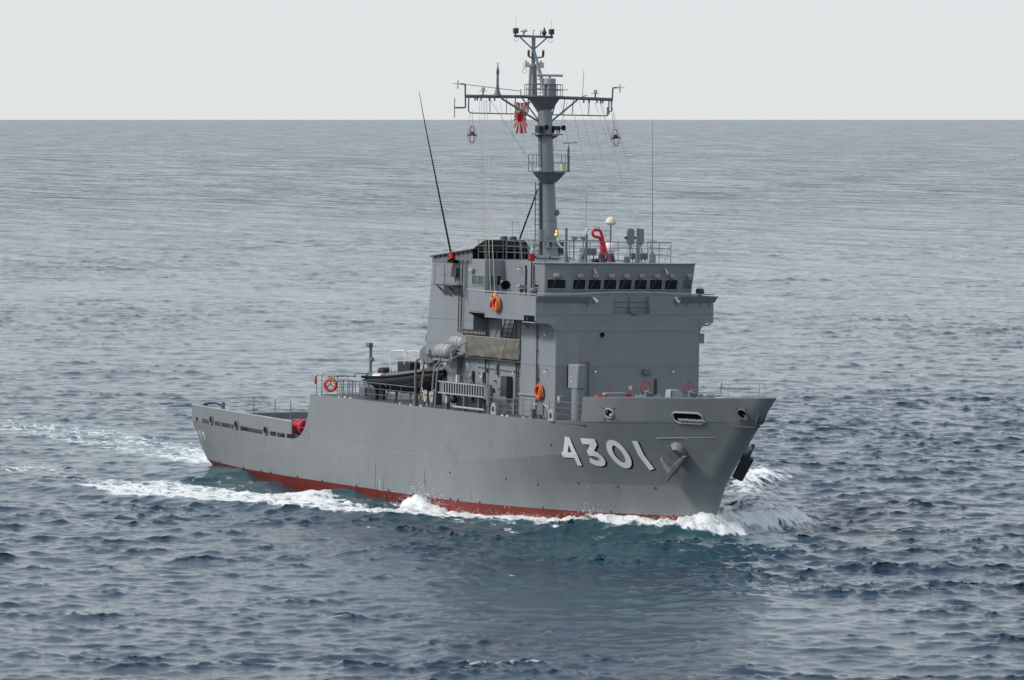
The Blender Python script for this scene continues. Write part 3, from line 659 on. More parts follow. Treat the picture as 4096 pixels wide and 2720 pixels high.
# sloping cover: eaves low aft, flat crown forward
cov = [(32.98,-4.82,14.90),(38.35,-4.82,15.44),(38.62,-4.15,15.98),(34.2,-3.9,15.28),(32.98,-.9,14.90),(38.35,-.9,15.44),(38.62,-1.5,15.98),(34.2,-1.7,15.28)]
g = G(); g.add(cov, [(0,1,2,3),(4,7,6,5),(3,2,6,7),(0,3,7,4),(1,5,6,2),(0,4,5,1)]); g.build('funnel_cover', 'roof_grey', fun, smooth=False)
g = G(); g.tube([(32.98,-4.84,14.88),(38.36,-4.84,15.42)], .045, 6)
for k in range(9): x = 33.3+k*.58; z = 14.9+(x-33)*.1007; g.box(x, x+.28, -4.86, -4.80, z-.10, z-.03)
g.build('cover_eave', 'dark_grey', fun)
Ff = FR((38.37,0,15.44), (0,1,0), (.27,0,.54))
g = G(); g.add([(38.38,-4.74,15.46),(38.38,-.96,15.46),(38.635,-1.53,15.965),(38.635,-4.13,15.965)], [(0,1,2,3)]); g.build('funnel_louvre_panel', 'dark_grey', fun, smooth=False, recalc=False)
for k in range(5):
    g = G(); z = 15.50+k*.09; x = 38.40+k*.045; g.box(x, x+.06, -4.6+k*.09, -1.05-k*.08, z, z+.035); g.build('louvre', 'dark_grey', fun)
g = G(); g.box(38.16, 38.2, -4.68, -.98, 14.87, 15.40); g.build('funnel_mouth', 'black', fun)
for k in range(6):
    y = -4.4+k*.62; g = G(); g.box(38.2, 38.25, y, y+.05, 14.87, 15.40); g.build('funnel_post', 'fit_grey', fun)
for y in (-2.33, -1.72):
    g = G(); g.lathe([(.15,0),(.2,.05),(.235,.16),(.2,.29),(.13,.33),(.1,.29),(.07,.16)], (37.6,y,15.86), (0,0,1), 16); g.build('exhaust_pipe', 'dark_grey', fun)
g = G(); g.box(36.35, 37.6, -4.72, -4.0, 14.87, 14.95); wb = g.build('antenna_base', 'dark_grey', ship)
g = G(); g.box(35.7, 36.5, -5.1, -4.5, 14.58, 14.74); g.build('base_bracket', 'black', wb)
g = G(); g.lathe([(.16,0),(.21,.05),(.18,.14),(.22,.19),(.18,.28),(.2,.33),(.1,.44)], (35.85,-4.85,14.75), (-.42,0,.9), 14); g.build('insulator', 'red', wb)
g = G(); g.tube([(35.70,-4.85,15.05),(33.7,-4.70,18.6),(31.5,-4.55,22.6),(30.3,-4.42,24.75)], [.062,.05,.032,.014], 8); g.build('whip_antenna', 'black', wb)
# ------------------------------------------------------------------ mast
def mx(z): return 38.84-(z-14.8)*.088
g = G(); zz = [14.86,15.3,16.5,18.0,19.4,20.5,21.5,22.5,23.6,24.45]; rr = [.66,.64,.58,.52,.48,.455,.435,.42,.41,.41]
g.tube([(mx(z),0,z) for z in zz], rr, 28); mast = g.build('mast', 'house_grey', ship)
for z in (15.9, 17.1, 19.3, 21.0, 23.65):
    g = G(); r = float(np.interp(z, zz, rr)); g.torus((mx(z),0,z), (-.09,0,1), r, .015, 24, 5); g.build('mast_band', 'fit_grey', mast)
def polyplat(name, cx, z, r, n, th, parent, sx_=1.0):
    g = G(); g.prism([(cx+r*sx_*math.cos(2*math.pi*(i+.5)/n), r*math.sin(2*math.pi*(i+.5)/n)) for i in range(n)], 'z', z, z+th); return g.build(name, 'fit_grey', parent, smooth=False)
def minirail(parent, pts, z0, h, rails, r=.022, closed=True, mat='fit_grey'):
    g = G(); k = len(pts)
    for f_ in rails: g.tube([(x, y, z0+h*f_) for x, y in pts], r, 5, closed)
    o = g.build('railing', mat, parent)
    for x, y in pts: g = G(); g.tube([(x,y,z0),(x,y,z0+h)], r, 5); g.build('stanchion', mat, parent)
    return o
p1 = polyplat('mast_platform', 38.72, 20.02, 1.25, 8, .06, mast, 1.05)
g = G(); g.lathe([(.47,0),(.60,.12),(1.05,.6)], (38.72,0,19.41), (0,0,1), 8); g.build('platform_cone', 'fit_grey', mast, smooth=False)
minirail(mast, [(38.72+1.26*math.cos(2*math.pi*(i+.5)/8), 1.2*math.sin(2*math.pi*(i+.5)/8)) for i in range(8)], 20.08, .95, (.5, 1))
g = G(); g.tube([(38.7,1.3,20.08),(38.7,1.3,21.5)], .055, 8); g.tube([(38.7,1.3,21.5),(38.7,1.3,21.75)], .02, 5); g.tube([(38.55,1.0,21.72),(38.9,1.8,21.78)], .03, 5); g.build('tee_antenna', 'fit_grey', mast)
g = G(); g.box(38.9, 39.25, -1.0, -.8, 20.1, 20.28); g.build('mast_light', 'white', mast); g = G(); g.box(39.0, 39.25, .6, .82, 20.1, 20.5); g.build('mast_light', 'cream', mast)
g = G(); g.prism([(38.0,-.82),(38.9,-.82),(39.0,0),(38.9,.82),(38.0,.82)], 'z', 22.22, 22.28); g.build('horn_shelf', 'fit_grey', mast, smooth=False)
for y in (-.6, .6): g = G(); g.prism([(y-.4*np.sign(y),21.85),(y+.25*np.sign(y),22.2),(y-.4*np.sign(y),22.2)], 'x', 38.35, 38.4); g.build('shelf_bracket', 'fit_grey', mast)
for y in (-.42, .72):
    g = G(); g.box(38.3, 38.75, y-.32, y-.02, 22.32, 22.75); g.lathe([(.06,0),(.08,.12),(.17,.3),(.16,.3),(.07,.13)], (38.7,y+.06,22.62), (1,0,.05), 14); g.build('loud_hailer', 'dark_grey', mast)
g = G(); g.box(38.6, 38.8, .38, .62, 22.3, 22.48); g.build('mast_light', 'cream', mast)
p3 = polyplat('yard_platform', 37.9, 24.45, 1.16, 10, .08, mast)
g = G(); g.lathe([(.41,0),(.48,.15),(.9,.75),(1.02,.9)], (37.98,0,23.55), (0,0,1), 12); g.build('platform_cone', 'fit_grey', mast, smooth=False)
minirail(mast, [(37.9+1.13*math.cos(2*math.pi*(i+.5)/10), 1.13*math.sin(2*math.pi*(i+.5)/10)) for i in range(10)], 24.53, .66, (.55, 1), .02)
# main yard
YX = 37.4
g = G(); g.tube([(YX,-4.93,24.40),(YX,-1,24.45),(YX,1,24.45),(YX,4.93,24.40)], .10, 8); yard = g.build('yard', 'fit_grey', mast)
for sd in (-1, 1):
    g = G(); g.tube([(YX,sd*4.72,24.35),(YX,sd*4.72,23.55),(YX,sd*4.6,23.43),(YX,sd*4.4,23.42),(YX,sd*.9,23.42),(YX,sd*.75,23.55),(YX,sd*.75,24.35)], .04, 6); g.build('footrope_bar', 'fit_grey', mast)
    for y in (3.3, 2.2, 1.6): g = G(); g.tube([(YX,sd*y,23.42),(YX,sd*(y+.1 if sd > 0 else y),24.35)], .025, 5); g.build('footrope_hanger', 'fit_grey', mast)
    g = G(); g.tube([(YX,sd*2.55,24.32),(mx(22.98),sd*.34,22.95)], .06, 6); g.build('yard_brace', 'fit_grey', mast)
    g = G(); g.tube([(YX,sd*1.15,24.35),(mx(23.2),sd*.36,23.0)], .045, 6); g.build('yard_brace', 'fit_grey', mast)
    g = G(); g.tube([(YX,sd*4.93,23.75 if sd < 0 else 24.3),(YX,sd*4.97,25.1)], .05, 6); g.tube([(YX,sd*4.97,25.1),(YX,sd*5.3,25.12)], .045, 6); g.build('antenna_arm', 'fit_grey', mast)
    g = G(); g.tube([(YX,sd*5.45,24.82),(YX,sd*5.45,25.32)], .03, 6); g.tube([(YX,sd*5.25,25.12),(YX,sd*5.8,25.12)], .016, 5); g.build('dipole_antenna', 'fit_grey', mast)
    y = sd*3.78; g = G(); g.cyl((YX,y,24.5), (YX,y,24.72), .045, n=8); g.lathe([(.24,0),(.24,.02),(.12,.03)], (YX,y,24.71), (0,0,1), 14); yl = g.build('yard_lamp', 'dark_grey', mast)
    g = G(); g.lathe([(.11,0),(.12,.18),(.08,.22)], (YX,y,24.75), (0,0,1), 12); g.build('lamp_glass', 'lens', yl)
    for y in (3.0, 3.35, 3.9, 4.15, 4.3):
        g = G(); g.box(YX-.04, YX+.04, sd*y-.03, sd*y+.03, 24.16, 24.32); g.build('halyard_block', 'dark_grey', mast)
g = G(); g.tube([(YX,-4.93,23.75),(YX,-5.1,23.72),(YX,-5.6,23.72)], .05, 6); g.tube([(YX,-5.65,23.12),(YX,-5.65,24.28)], .026, 6); g.build('dipole_antenna', 'fit_grey', mast)
g = G(); g.tube([(YX,4.9,24.3),(YX,4.9,23.7),(YX,4.7,23.65)], .045, 6); g.tube([(YX,4.62,23.45),(YX,4.62,23.95)], .04, 6); g.build('dipole_antenna', 'fit_grey', mast)
g = G(); g.tube([(37.3,-5.0,25.1),(37.2,-1.2,24.78)], .022, 5); g.tube([(37.2,-1.15,24.5),(37.2,-1.15,24.9)], .03, 5); g.build('boom_antenna', 'fit_grey', mast)
g = G(); g.tube([(37.2,1.1,24.85),(37.2,2.0,24.92)], .025, 5); g.build('boom_antenna', 'fit_grey', mast)
g = G(); g.lathe([(.24,0),(.14,.25),(.08,.6),(.065,1.2),(.10,1.35),(.10,1.42),(.03,1.75),(.012,1.95)], (YX,-2.82,24.48), (0,0,1), 12); g.tube([(YX,-2.97,26.45),(YX,-2.82,26.3),(YX,-2.67,26.45)], .012, 4); g.build('spike_antenna', 'fit_grey', mast)
g = G(); g.tube([(YX,2.9,24.5),(YX,2.98,26.1)], .016, 5); g.tube([(YX,2.9,24.55),(YX,3.2,24.6)], .03, 5); g.build('whip_antenna', 'fit_grey', mast)
# navigation radar
g = G(); g.box(38.35, 38.55, -.28, .22, 24.53, 25.15); g.box(38.62, 38.95, -.2, .3, 24.53, 25.15); radar = g.build('radar_pedestal', 'house_grey', mast)
g = G(); g.lathe([(.30,0),(.36,.04),(.36,.36),(.3,.40),(.07,.42),(.07,.52)], (38.65,0,25.15), (0,0,1), 18); g.build('radar_gearbox', 'light_grey', radar)
g = G(); F = FR((38.65,0,25.72), (.34,.94,0), (0,0,1)); g.pbox(F, -.78, .78, -.07, .07, -.11, .11); g.build('radar_scanner', 'light_grey', radar, bevel=.04)
# pole mast and its legs
g = G(); g.tube([(36.5,0,24.5),(36.55,0,28.05)], .12, 10); pole = g.build('pole_mast', 'house_grey', mast)
g = G(); g.prism([(-.17,24.5),(.17,24.5),(.10,26.4),(-.10,26.4)], 'x', 36.25, 36.4); g.prism([(-.17,24.5),(.17,24.5),(.10,26.4),(-.10,26.4)], 'x', 36.62, 36.8); g.build('pole_leg', 'house_grey', mast, smooth=False)
g = G(); g.add([(38.05,-.13,24.5),(38.05,.13,24.5),(38.3,.13,24.5),(38.3,-.13,24.5),(36.6,-.05,27.2),(36.6,.05,27.2),(36.72,.05,27.2),(36.72,-.05,27.2)], [(0,1,2,3),(4,7,6,5),(0,4,5,1),(1,5,6,2),(2,6,7,3),(3,7,4,0)]); g.build('pole_strut', 'house_grey', mast, smooth=False)
for k in range(8):
    z = 24.7+k*.27; xe = 38.15-(z-24.5)*.53; g = G(); g.tube([(36.7,0,z),(xe,0,z)], .022, 5); g.build('mast_rung', 'fit_grey', mast)
g = G(); g.tube([(36.53,-1.30,28.05),(36.53,1.30,28.05)], .07, 8); g.build('top_yard', 'fit_grey', mast)
for sd in (-1, 1):
    g = G(); g.tube([(36.53,sd*.92,28.0),(36.55,sd*.05,27.3)], .045, 6); g.build('top_brace', 'fit_grey', mast)
    g = G(); g.box(36.42, 36.66, sd*1.2-.13, sd*1.2+.13, 28.2, 28.5); g.cyl((36.53,sd*1.22,28.05), (36.53,sd*1.22,28.22), .06, n=8); tb = g.build('antenna_box', 'dark_grey', mast)
    g = G(); g.box(36.41, 36.67, sd*1.2-.14, sd*1.2+.14, 28.5, 28.53); g.tube([(36.53,sd*1.2,28.5),(36.53,sd*1.2,29.15)], .012, 5); g.build('whip_antenna', 'cream', tb)
    g = G(); g.torus((36.53,sd*1.15,27.85), (1,0,0), .13, .012, 16, 4); g.build('cable_loop', 'fit_grey', mast)
g = G(); g.lathe([(.05,0),(.06,.18),(.2,.2),(.22,.28),(.16,.36),(.02,.38)], (36.53,-.65,28.1), (0,0,1), 14); g.build('satellite_dome', 'cream', mast)
g = G(); g.tube([(36.53,-.03,28.1),(36.53,-.03,28.4),(36.53,.1,28.42)], .025, 5); g.build('wind_sensor', 'fit_grey', mast)
g = G(); g.tube([(36.53,.48,28.1),(36.53,.48,28.42)], .03, 5); g.build('wind_sensor', 'fit_grey', mast)
g = G(); g.lathe([(.05,0),(.13,.12),(.15,.22),(.08,.34),(.02,.52)], (36.53,.72,28.1), (0,0,1), 10); g.build('wind_sensor', 'dark_grey', mast)
for y in (-.32, .66):
    g = G(); g.tube([(36.55,0,26.75),(36.55,y,26.85)], .045, 6); g.build('lamp_arm', 'fit_grey', mast)
    g = G(); g.cyl((36.55,y,26.86), (36.55,y,27.2), .075, n=10); yl = g.build('mast_lamp', 'maroon', mast); g = G(); g.cyl((36.55,y,27.2), (36.55,y,27.27), .085, n=10); g.build('lamp_cap', 'cream', yl)
for y in (-.5, .5):
    g = G(); g.box(36.45, 36.72, y-.15, y+.15, 26.2, 26.52); g.tube([(36.55,0,26.3),(36.55,y,26.3)], .035, 5); bx = g.build('antenna_box', 'cream', mast, bevel=.02); g = G(); g.cyl((36.58,y,26.52), (36.58,y,26.62), .05, n=8); g.build('box_lamp', 'rust', bx)
g = G(); g.torus((36.5,-.55,26.0), (1,0,0), .14, .012, 14, 4); g.build('cable_loop', 'black', mast)
# mast ladder and cable trunks
g = G()
for y in (-.30, .0):
    g.tube([(mx(z)+float(np.interp(z, zz, rr))*.86-.25, -float(np.interp(z, zz, rr))-.06+ (0 if y else .02), z) for z in (15.2,19.4)], .03, 5)
for z in np.arange(15.4, 19.4, .3): r = float(np.interp(z, zz, rr)); g.tube([(mx(z)-.35,-r-.05,z),(mx(z)+.2,-r*.95-.02,z)], .014, 4)
g.tube([(mx(z)-.35,-float(np.interp(z, zz, rr))-.06,z) for z in (15.2,19.4)], .03, 5); g.tube([(mx(z)+.2,-float(np.interp(z, zz, rr))*.95-.03,z) for z in (15.2,19.4)], .03, 5)
g.build('mast_ladder', 'dark_grey', mast)
g = G()
for a in (.25, .42): g.tube([(mx(z)+float(np.interp(z, zz, rr))*math.cos(a+1.1),float(np.interp(z, zz, rr))*math.sin(a+1.1),z) for z in (15.0,18,21,24)], .03, 5)
g.build('cable_trunk', 'dark_grey', mast)
g = G(); g.tube([(mx(z)+.45*float(np.interp(z, zz, rr))*1.1,-.92*float(np.interp(z, zz, rr))*1.05,z) for z in (14.9,18,20,22.1)], .022, 5); g.build('cable_trunk', 'dark_grey', mast)
g = G(); g.tube([(38.2,-.45,19.0),(37.9,-.95,17.3),(37.6,-1.5,15.5)], [.035,.05,.055], 6); g.build('mast_stay', 'black', mast)
g = G(); g.box(39.15, 39.45, -.95, -.60, 15.92, 16.62); g.build('mast_box', 'house_grey', mast, bevel=.02)
for y, z, mt in ((-.42,15.73,'light_grey'),(-.22,15.73,'dark_grey'),(.42,15.75,'fit_grey')): g = G(); g.box(39.3, 39.5, y-.1, y+.1, z-.17, z+.17); g.build('mast_box', mt, mast, bevel=.01)
g = G(); g.lathe([(.17,0),(.17,.08)], (39.0,.42,17.62), (.8,.3,0), 16); g.build('mast_disc', 'fit_grey', mast)
g = G(); g.box(39.0, 39.3, .5, .78, 15.1, 15.9); g.build('mast_box', 'dark_grey', mast, bevel=.02)

# ------------------------------------------------------------------ bridge roof
RZ = 14.87
for x, y, z1 in ((46.5,-3.0,16.83), (46.5,1.7,16.86)):
    g = G(); g.tube([(x,y,RZ),(x,y,RZ+.7),(x,y,z1)], [.17,.085,.075], 10); g.build('signal_post', 'fit_grey', bridge)
g = G(); g.tube([(46.5,-1.67,RZ),(46.5,-1.67,16.48)], .08, 10); lp = g.build('lamp_post', 'fit_grey', bridge)
g = G(); g.lathe([(.06,0),(.075,.1),(.07,.3),(.02,.38)], (46.5,-1.68,16.5), (0,0,1), 12); g.build('lamp', 'cream', lp)
g = G(); g.lathe([(.28,0),(.24,.42),(.18,.5),(.08,.56)], (45.6,-1.6,RZ), (0,0,1), 18); bn = g.build('binnacle', 'light_grey', bridge)
g = G(); g.lathe([(.14,0),(.14,.06),(.05,.08)], (45.85,-1.5,15.2), (1,.3,0), 14); g.build('binnacle_port', 'fit_grey', bn); g = G(); g.ball((45.6,-1.6,15.47), .06, 8, 6); g.build('binnacle_knob', 'red', bn)
# fire monitor
g = G(); g.lathe([(.30,0),(.24,.1),(.18,.45),(.2,.5)], (46.0,-.36,RZ), (0,0,1), 16); fm = g.build('fire_monitor_base', 'dark_grey', bridge)
g = G(); g.tube(catmull([(46.0,-.34,15.35),(46.0,-.36,15.75),(46.0,-.45,16.1),(46.0,-.56,16.3),(46.0,-.78,16.33),(46.0,-.95,16.42),(46.0,-1.0,16.58),(46.0,-.92,16.72),(46.0,-.7,16.74),(46.0,-.55,16.72),(46.0,-.45,16.6),(46.0,-.38,16.4),(46.05,-.28,16.0),(46.1,-.17,15.55),(46.15,-.03,15.05)], 6), .085, 10)
g.tube([(46.0,-.34,15.3),(46.0,-.36,15.95)], .13, 10); g.build('fire_monitor', 'pink_red', fm)
for z in (15.5, 15.95, 16.35): g = G(); y = -.15-(z-15.5)*.27; g.torus((46.1-(z-15.5)*.06,y,z), (.08,-.27,1), .10, .025, 14, 5); g.build('monitor_collar', 'pink_red', fm)
g = G(); g.tube([(46.0,-.88,16.76),(46.0,-.86,16.88),(46.0,-.56,16.88),(46.0,-.52,16.76)], .02, 5); g.build('monitor_handle', 'fit_grey', fm)
# domes
g = G(); g.tube([(44.5,1.03,RZ),(44.5,1.03,17.0)], .05, 8); da = g.build('dome_antenna_pole', 'fit_grey', bridge)
g = G(); g.lathe([(.06,-.12),(.30,0),(.33,.05),(.31,.18),(.22,.33),(.1,.4),(.01,.42)], (44.5,1.03,17.08), (0,0,1), 22); g.build('dome_antenna', 'cream', da)
g = G(); g.torus((44.5,.78,16.55), (1,0,0), .16, .012, 16, 4); g.build('cable_loop', 'fit_grey', da)
g = G(); g.lathe([(.32,0),(.22,.35),(.2,.5)], (45.0,.76,RZ), (0,0,1), 16); ra = g.build('radome_pedestal', 'dark_grey', bridge)
g = G(); g.lathe([(.24,0),(.26,.16),(.40,.18),(.41,.26),(.41,.54),(.36,.62),(.2,.65),(.01,.655)], (45.0,.76,15.37), (0,0,1), 26); g.build('radome', 'white', ra)
g = G(); g.box(43.8, 44.3, -.62, .24, 15.22, 15.62); gb = g.build('equipment_box', 'fit_grey', bridge, bevel=.02)
for y in (-.55, .17): g = G(); g.tube([(44.05,y,RZ),(44.05,y,15.25)], .035, 5); g.build('box_leg', 'dark_grey', gb)
for y in (-.56, .05):
    g = G(); g.tube([(43.0,y,RZ),(43.0,y,16.15)], .025, 6); fl = g.build('floodlight_post', 'fit_grey', bridge); g = G(); g.lathe([(.09,-.14),(.2,-.08),(.26,.06),(.26,.12)], (43.0,y,16.25), (.3,0,.95), 14); g.build('floodlight', 'light_grey', fl)
for y, rz in ((2.02,.1), (2.66,-.1)):
    F = FR((45.1,y,16.35), (rz*.3,1,0), (0,0,1)); g = G(); g.pprism(F, [(a, b_) for a, b_ in rrect(.25,.47,.16)], -.05, .05); pa = g.build('panel_antenna', 'house_grey', bridge, bevel=.02)
    g = G()
    for a, b_ in ((.35,-.25),(-.25,.05),(.1,.3)): g.tube([(45.1+a,y+b_,RZ),(45.08,y,16.0)], .022, 5)
    g.build('antenna_tripod', 'fit_grey', pa)
    g = G(); g.box(45.0, 45.15, y-.36, y-.26, 16.2, 16.35); g.build('antenna_motor', 'dark_grey', pa)
for y in (1.52, 2.12, 2.35): g = G(); g.box(46.2, 46.35, y-.13, y+.13, 15.05, 15.42); g.tube([(46.28,y,RZ),(46.28,y,15.1)], .03, 5); g.build('junction_box', 'fit_grey', bridge, bevel=.01)
g = G(); g.lathe([(.21,0),(.21,.42),(.16,.5),(.1,.53)], (46.5,2.70,RZ), (0,0,1), 18); wc = g.build('antenna_tuner', 'house_grey', bridge); g = G(); g.lathe([(.1,0),(.1,.07),(.05,.1)], (46.5,2.70,15.39), (0,0,1), 12); g.build('tuner_ring', 'green', wc)
g = G(); g.tube([(46.5,2.70,15.45),(46.5,2.64,19),(46.5,2.58,23.2)], [.028,.02,.010], 6); g.build('whip_antenna', 'fit_grey', wc)
g = G(); g.tube([(44.2,-.45,RZ),(44.2,-.45,18.7)], .012, 5); g.build('whip_antenna', 'fit_grey', bridge)
g = G(); g.lathe([(.16,0),(.16,.3),(.1,.36)], (46.5,1.0,RZ), (0,0,1), 12); g.build('vent_cowl', 'fit_grey', bridge)
g = G(); g.tube([(45.9,-.75,15.0),(45.9,.0,15.0)], .09, 8); g.tube([(46.2,-1.1,14.98),(45.8,-.3,14.98)], .1, 8); g.build('hose_flaked', 'dark_grey', bridge)
g = G(); g.tube([(41.5,-2.2,15.1),(46.0,-2.4,15.1)], .06, 7); g.tube([(42.0,-2.8,15.08),(44.0,-2.7,15.08)], .1, 8); g.build('roof_pipe', 'fit_grey', rear)
g = G(); g.box(42.35, 42.65, -3.25, -2.95, 14.85, 15.3); g.build('hydrant_box', 'red', rear, bevel=.02)
for y in (-3.1, -2.75): g = G(); g.tube(catmull([(42.5,y-.2,14.86),(42.5,y-.2,15.6),(42.5,y,15.85),(42.5,y+.2,15.6),(42.5,y+.25,15.2)], 5), .02, 5); g.build('vent_gooseneck', 'fit_grey', rear)
def railing(parent, pts, z0, h, rails=(.38, .7, 1.0), sp=1.25, r=.022, mat='fit_grey', brace=False, closed=False):
    """rails as one mesh, each stanchion a mesh object of its own (shared data)"""
    P = [Vector((*p, z0 if len(p) == 2 else 0)) if len(p) == 2 else Vector(p) for p in pts]
    g = G()
    for f_ in rails: g.tube([(p.x, p.y, p.z+h*f_) for p in P], r*(1.15 if f_ == 1.0 else .75), 5)
    rl = g.build('railing', mat, parent)
    sg = G(); sg.tube([(0,0,0),(0,0,h)], r, 5); me = sg.mesh('stanchion', mat)
    for a, b_ in zip(P, P[1:]):
        k = max(1, round((b_-a).length/sp))
        for i in range(k): inst(me, 'stanchion', parent, a.lerp(b_, i/k))
    inst(me, 'stanchion', parent, P[-1]); return rl
railing(bridge, [(44.5,-3.3),(46.9,-3.0),(47.0,3.65),(44.0,3.8)], RZ, 1.18, sp=1.35)
railing(rear, [(39.9,-3.35),(43.6,-3.35)], RZ, 1.1, sp=1.0); railing(rear, [(39.9,3.35),(44.0,3.35)], RZ, 1.1, sp=1.3)
railing(casing, [(38.75,-4.62),(39.7,-4.62),(39.72,-3.5)], RZ, 1.12, sp=.75); railing(casing, [(38.75,-4.62),(38.8,-1.0),(38.8,3.5)], RZ, 1.12, sp=.9)
for x, y in ((45.0,-3.2), (46.95,3.6), (46.95,2.3), (46.95,.9)): g = G(); g.tube([(x,y,RZ+1.0),(x-.55,y-.05,RZ)], .014, 4); g.build('rail_brace', 'fit_grey', bridge)

# ------------------------------------------------------------------ deck-edge railings
def dy(x): return -float(ly(4, x))+.10
railing(boat_deck, [(x, dy(x), 5.965) for x in (23.05,24.4,25.8,27.2,28.6,30.0,31.4,33.3)], 5.965, 1.10, sp=1.4)
railing(boat_deck, [(x, dy(x), 5.965) for x in (45.9,48.0)], 5.965, 1.10, sp=1.1); railing(boat_deck, [(x, dy(x), 5.985) for x in (49.95,51.9,53.1)], 5.985, 1.12, sp=1.6)
railing(boat_deck, [(42.7,-5.86),(43.5,-5.86),(44.6,-5.86),(45.9,-5.86)], 5.965, 1.0, sp=.9)
railing(boat_deck, [(x, -dy(x), 5.965) for x in (20,26,32,38,44,48,52)], 5.965, 1.10, sp=2.0)
railing(boat_deck, [(19.3,-4.9),(19.3,-3.0)], 5.965, 1.10, sp=.9)
g = G()
for x0, x1, z1 in ((19.75,20.5,7.2),(20.5,22.75,7.28)):
    for x in (x0, x1): g.tube([(x,dy(x),5.96),(x,dy(x),z1)], .025, 5)
    g.tube([(x0,dy(x0),z1),(x1,dy(x1),z1)], .02, 5); g.tube([(x0,dy(x0),6.35),(x1,dy(x1),6.35)], .02, 5)
g.tube([(22.75,-5.9,7.28),(22.75,-5.2,7.28),(22.75,-5.2,6.0)], .025, 5); g.tube([(22.5,-5.9,7.28),(22.6,-5.3,6.2)], .02, 5); g.build('lifebuoy_rack', 'fit_grey', boat_deck)
railing(fore_deck, [(57.0,1.35,7.05),(57.7,1.35,7.08),(60.0,1.35,7.2),(61.1,1.35,7.27),(61.75,1.3,7.3)], 7.0, 1.30, (.99,1.0), sp=3, r=.011)
g = G(); g.tube([(56.6,1.35,7.0),(57.0,1.35,8.5)], .02, 5); g.build('rail_brace', 'fit_grey', fore_deck)

# ------------------------------------------------------------------ foredeck gear
def drumset(x, y):
    g = G(); F = FR((x,y,6.3), (0,1,0), (0,0,1)); g.pprism(F, [(-.45,0),(.45,0),(.32,1.4),(.05,1.72),(-.22,1.6)], -.10, .10); ws = g.build('windlass', 'fit_grey', ship, bevel=.03)
    g = G(); g.tube([(x+.12,y-.30,7.9),(x+.12,y+.12,7.78)], .045, 6); g.build('windlass_lever', 'light_grey', ws)
    g = G(); g.cyl((x,y+.1,7.35), (x,y+.55,7.35), .32, n=18); g.cyl((x,y+.55,7.35), (x,y+.6,7.35), .42, n=18); g.build('windlass_drum', 'fit_grey', ws)
    g = G(); g.torus((x-.15,y-.16,8.12), (1,.0,0), .33, .028, 24, 6)
    for a in (0, 90, 180, 270): g.tube([(x-.15,y-.16,8.12),(x-.15,y-.16+.33*math.cos(R_(a+5)),8.12+.33*math.sin(R_(a+5)))], .02, 5)
    g.build('brake_wheel', 'red', ws); g = G(); g.tube([(x-.15,y-.16,8.12),(x-.15,y-.05,6.4)], .03, 5); g.build('brake_spindle', 'fit_grey', ws)
    return ws
drumset(55.7, -2.6); w2 = drumset(56.3, -.14)
g = G(); F = FR((56.3,-1.38,6.3), (0,1,0), (0,0,1)); g.pprism(F, [(-.55,0),(.52,0),(.52,1.25),(.42,1.55),(.2,1.72),(-.32,1.72)], -.3, .3); g.build('winch_housing', 'light_grey', ship, bevel=.06)
g = G(); F = FR((56.6,-1.66,6.3), (0,1,0), (0,0,1)); g.pbox(F, -.03, .03, .8, 1.7, 0, .02); g.build('housing_slot', 'dark_grey', w2)
g = G(); g.cyl((55.9,-3.5,6.3), (55.9,-3.5,7.72), .09, .07, 12); g.cyl((55.9,-3.15,6.3), (55.9,-3.15,7.66), .10, .08, 12); g.tube([(55.9,-3.5,7.6),(55.9,-3.15,7.62)], .1, 8); g.build('mooring_bitts', 'light_grey', ship)
g = G(); g.tube([(57.0,.35,7.55),(57.0,.75,7.55)], .2, 14); g.tube([(57.0,.55,6.3),(57.0,.55,7.5)], .12, 8); g.build('warping_drum', 'fit_grey', ship)
g = G(); g.box(53.35, 53.9, -4.30, -3.02, 6.28, 7.74); vb = g.build('vent_coaming', 'house_grey', ship, bevel=.04); g = G(); g.box(53.88, 53.92, -4.36, -4.29, 6.9, 7.66); g.build('coaming_slot', 'black', vb)
g = G(); g.tube([(53.6,-3.9,7.74),(53.6,-3.9,8.02)], .02, 5); g.tube([(53.6,-3.98,7.98),(53.6,-3.8,7.98)], .022, 5); g.tube([(53.6,-3.9,7.9),(53.6,-3.9,8.14)], .022, 5); g.build('valve_wheel', 'red', vb)
g = G(); g.box(53.6, 54.05, -4.95, -4.45, 6.28, 7.62); g.build('hose_locker', 'red', ship, bevel=.03); g = G(); g.cyl((53.7,-2.75,7.3), (53.7,-2.75,7.66), .16, n=14); g.build('valve_cap', 'red', ship); 
g = G(); g.lathe([(.14,0),(.13,.1),(.09,.14)], (60.8,-1.0,7.15), (0,0,1), 12); g.tube([(60.8,-1.0,6.4),(60.8,-1.0,7.2)], .12, 8); g.lathe([(.02,0),(.2,.06),(.26,.14)], (60.8,-1.0,7.66), (0,0,1), 14); g.tube([(60.8,-1,7.2),(60.8,-1,7.7)], .08, 8); g.build('deck_vent', 'white', ship)

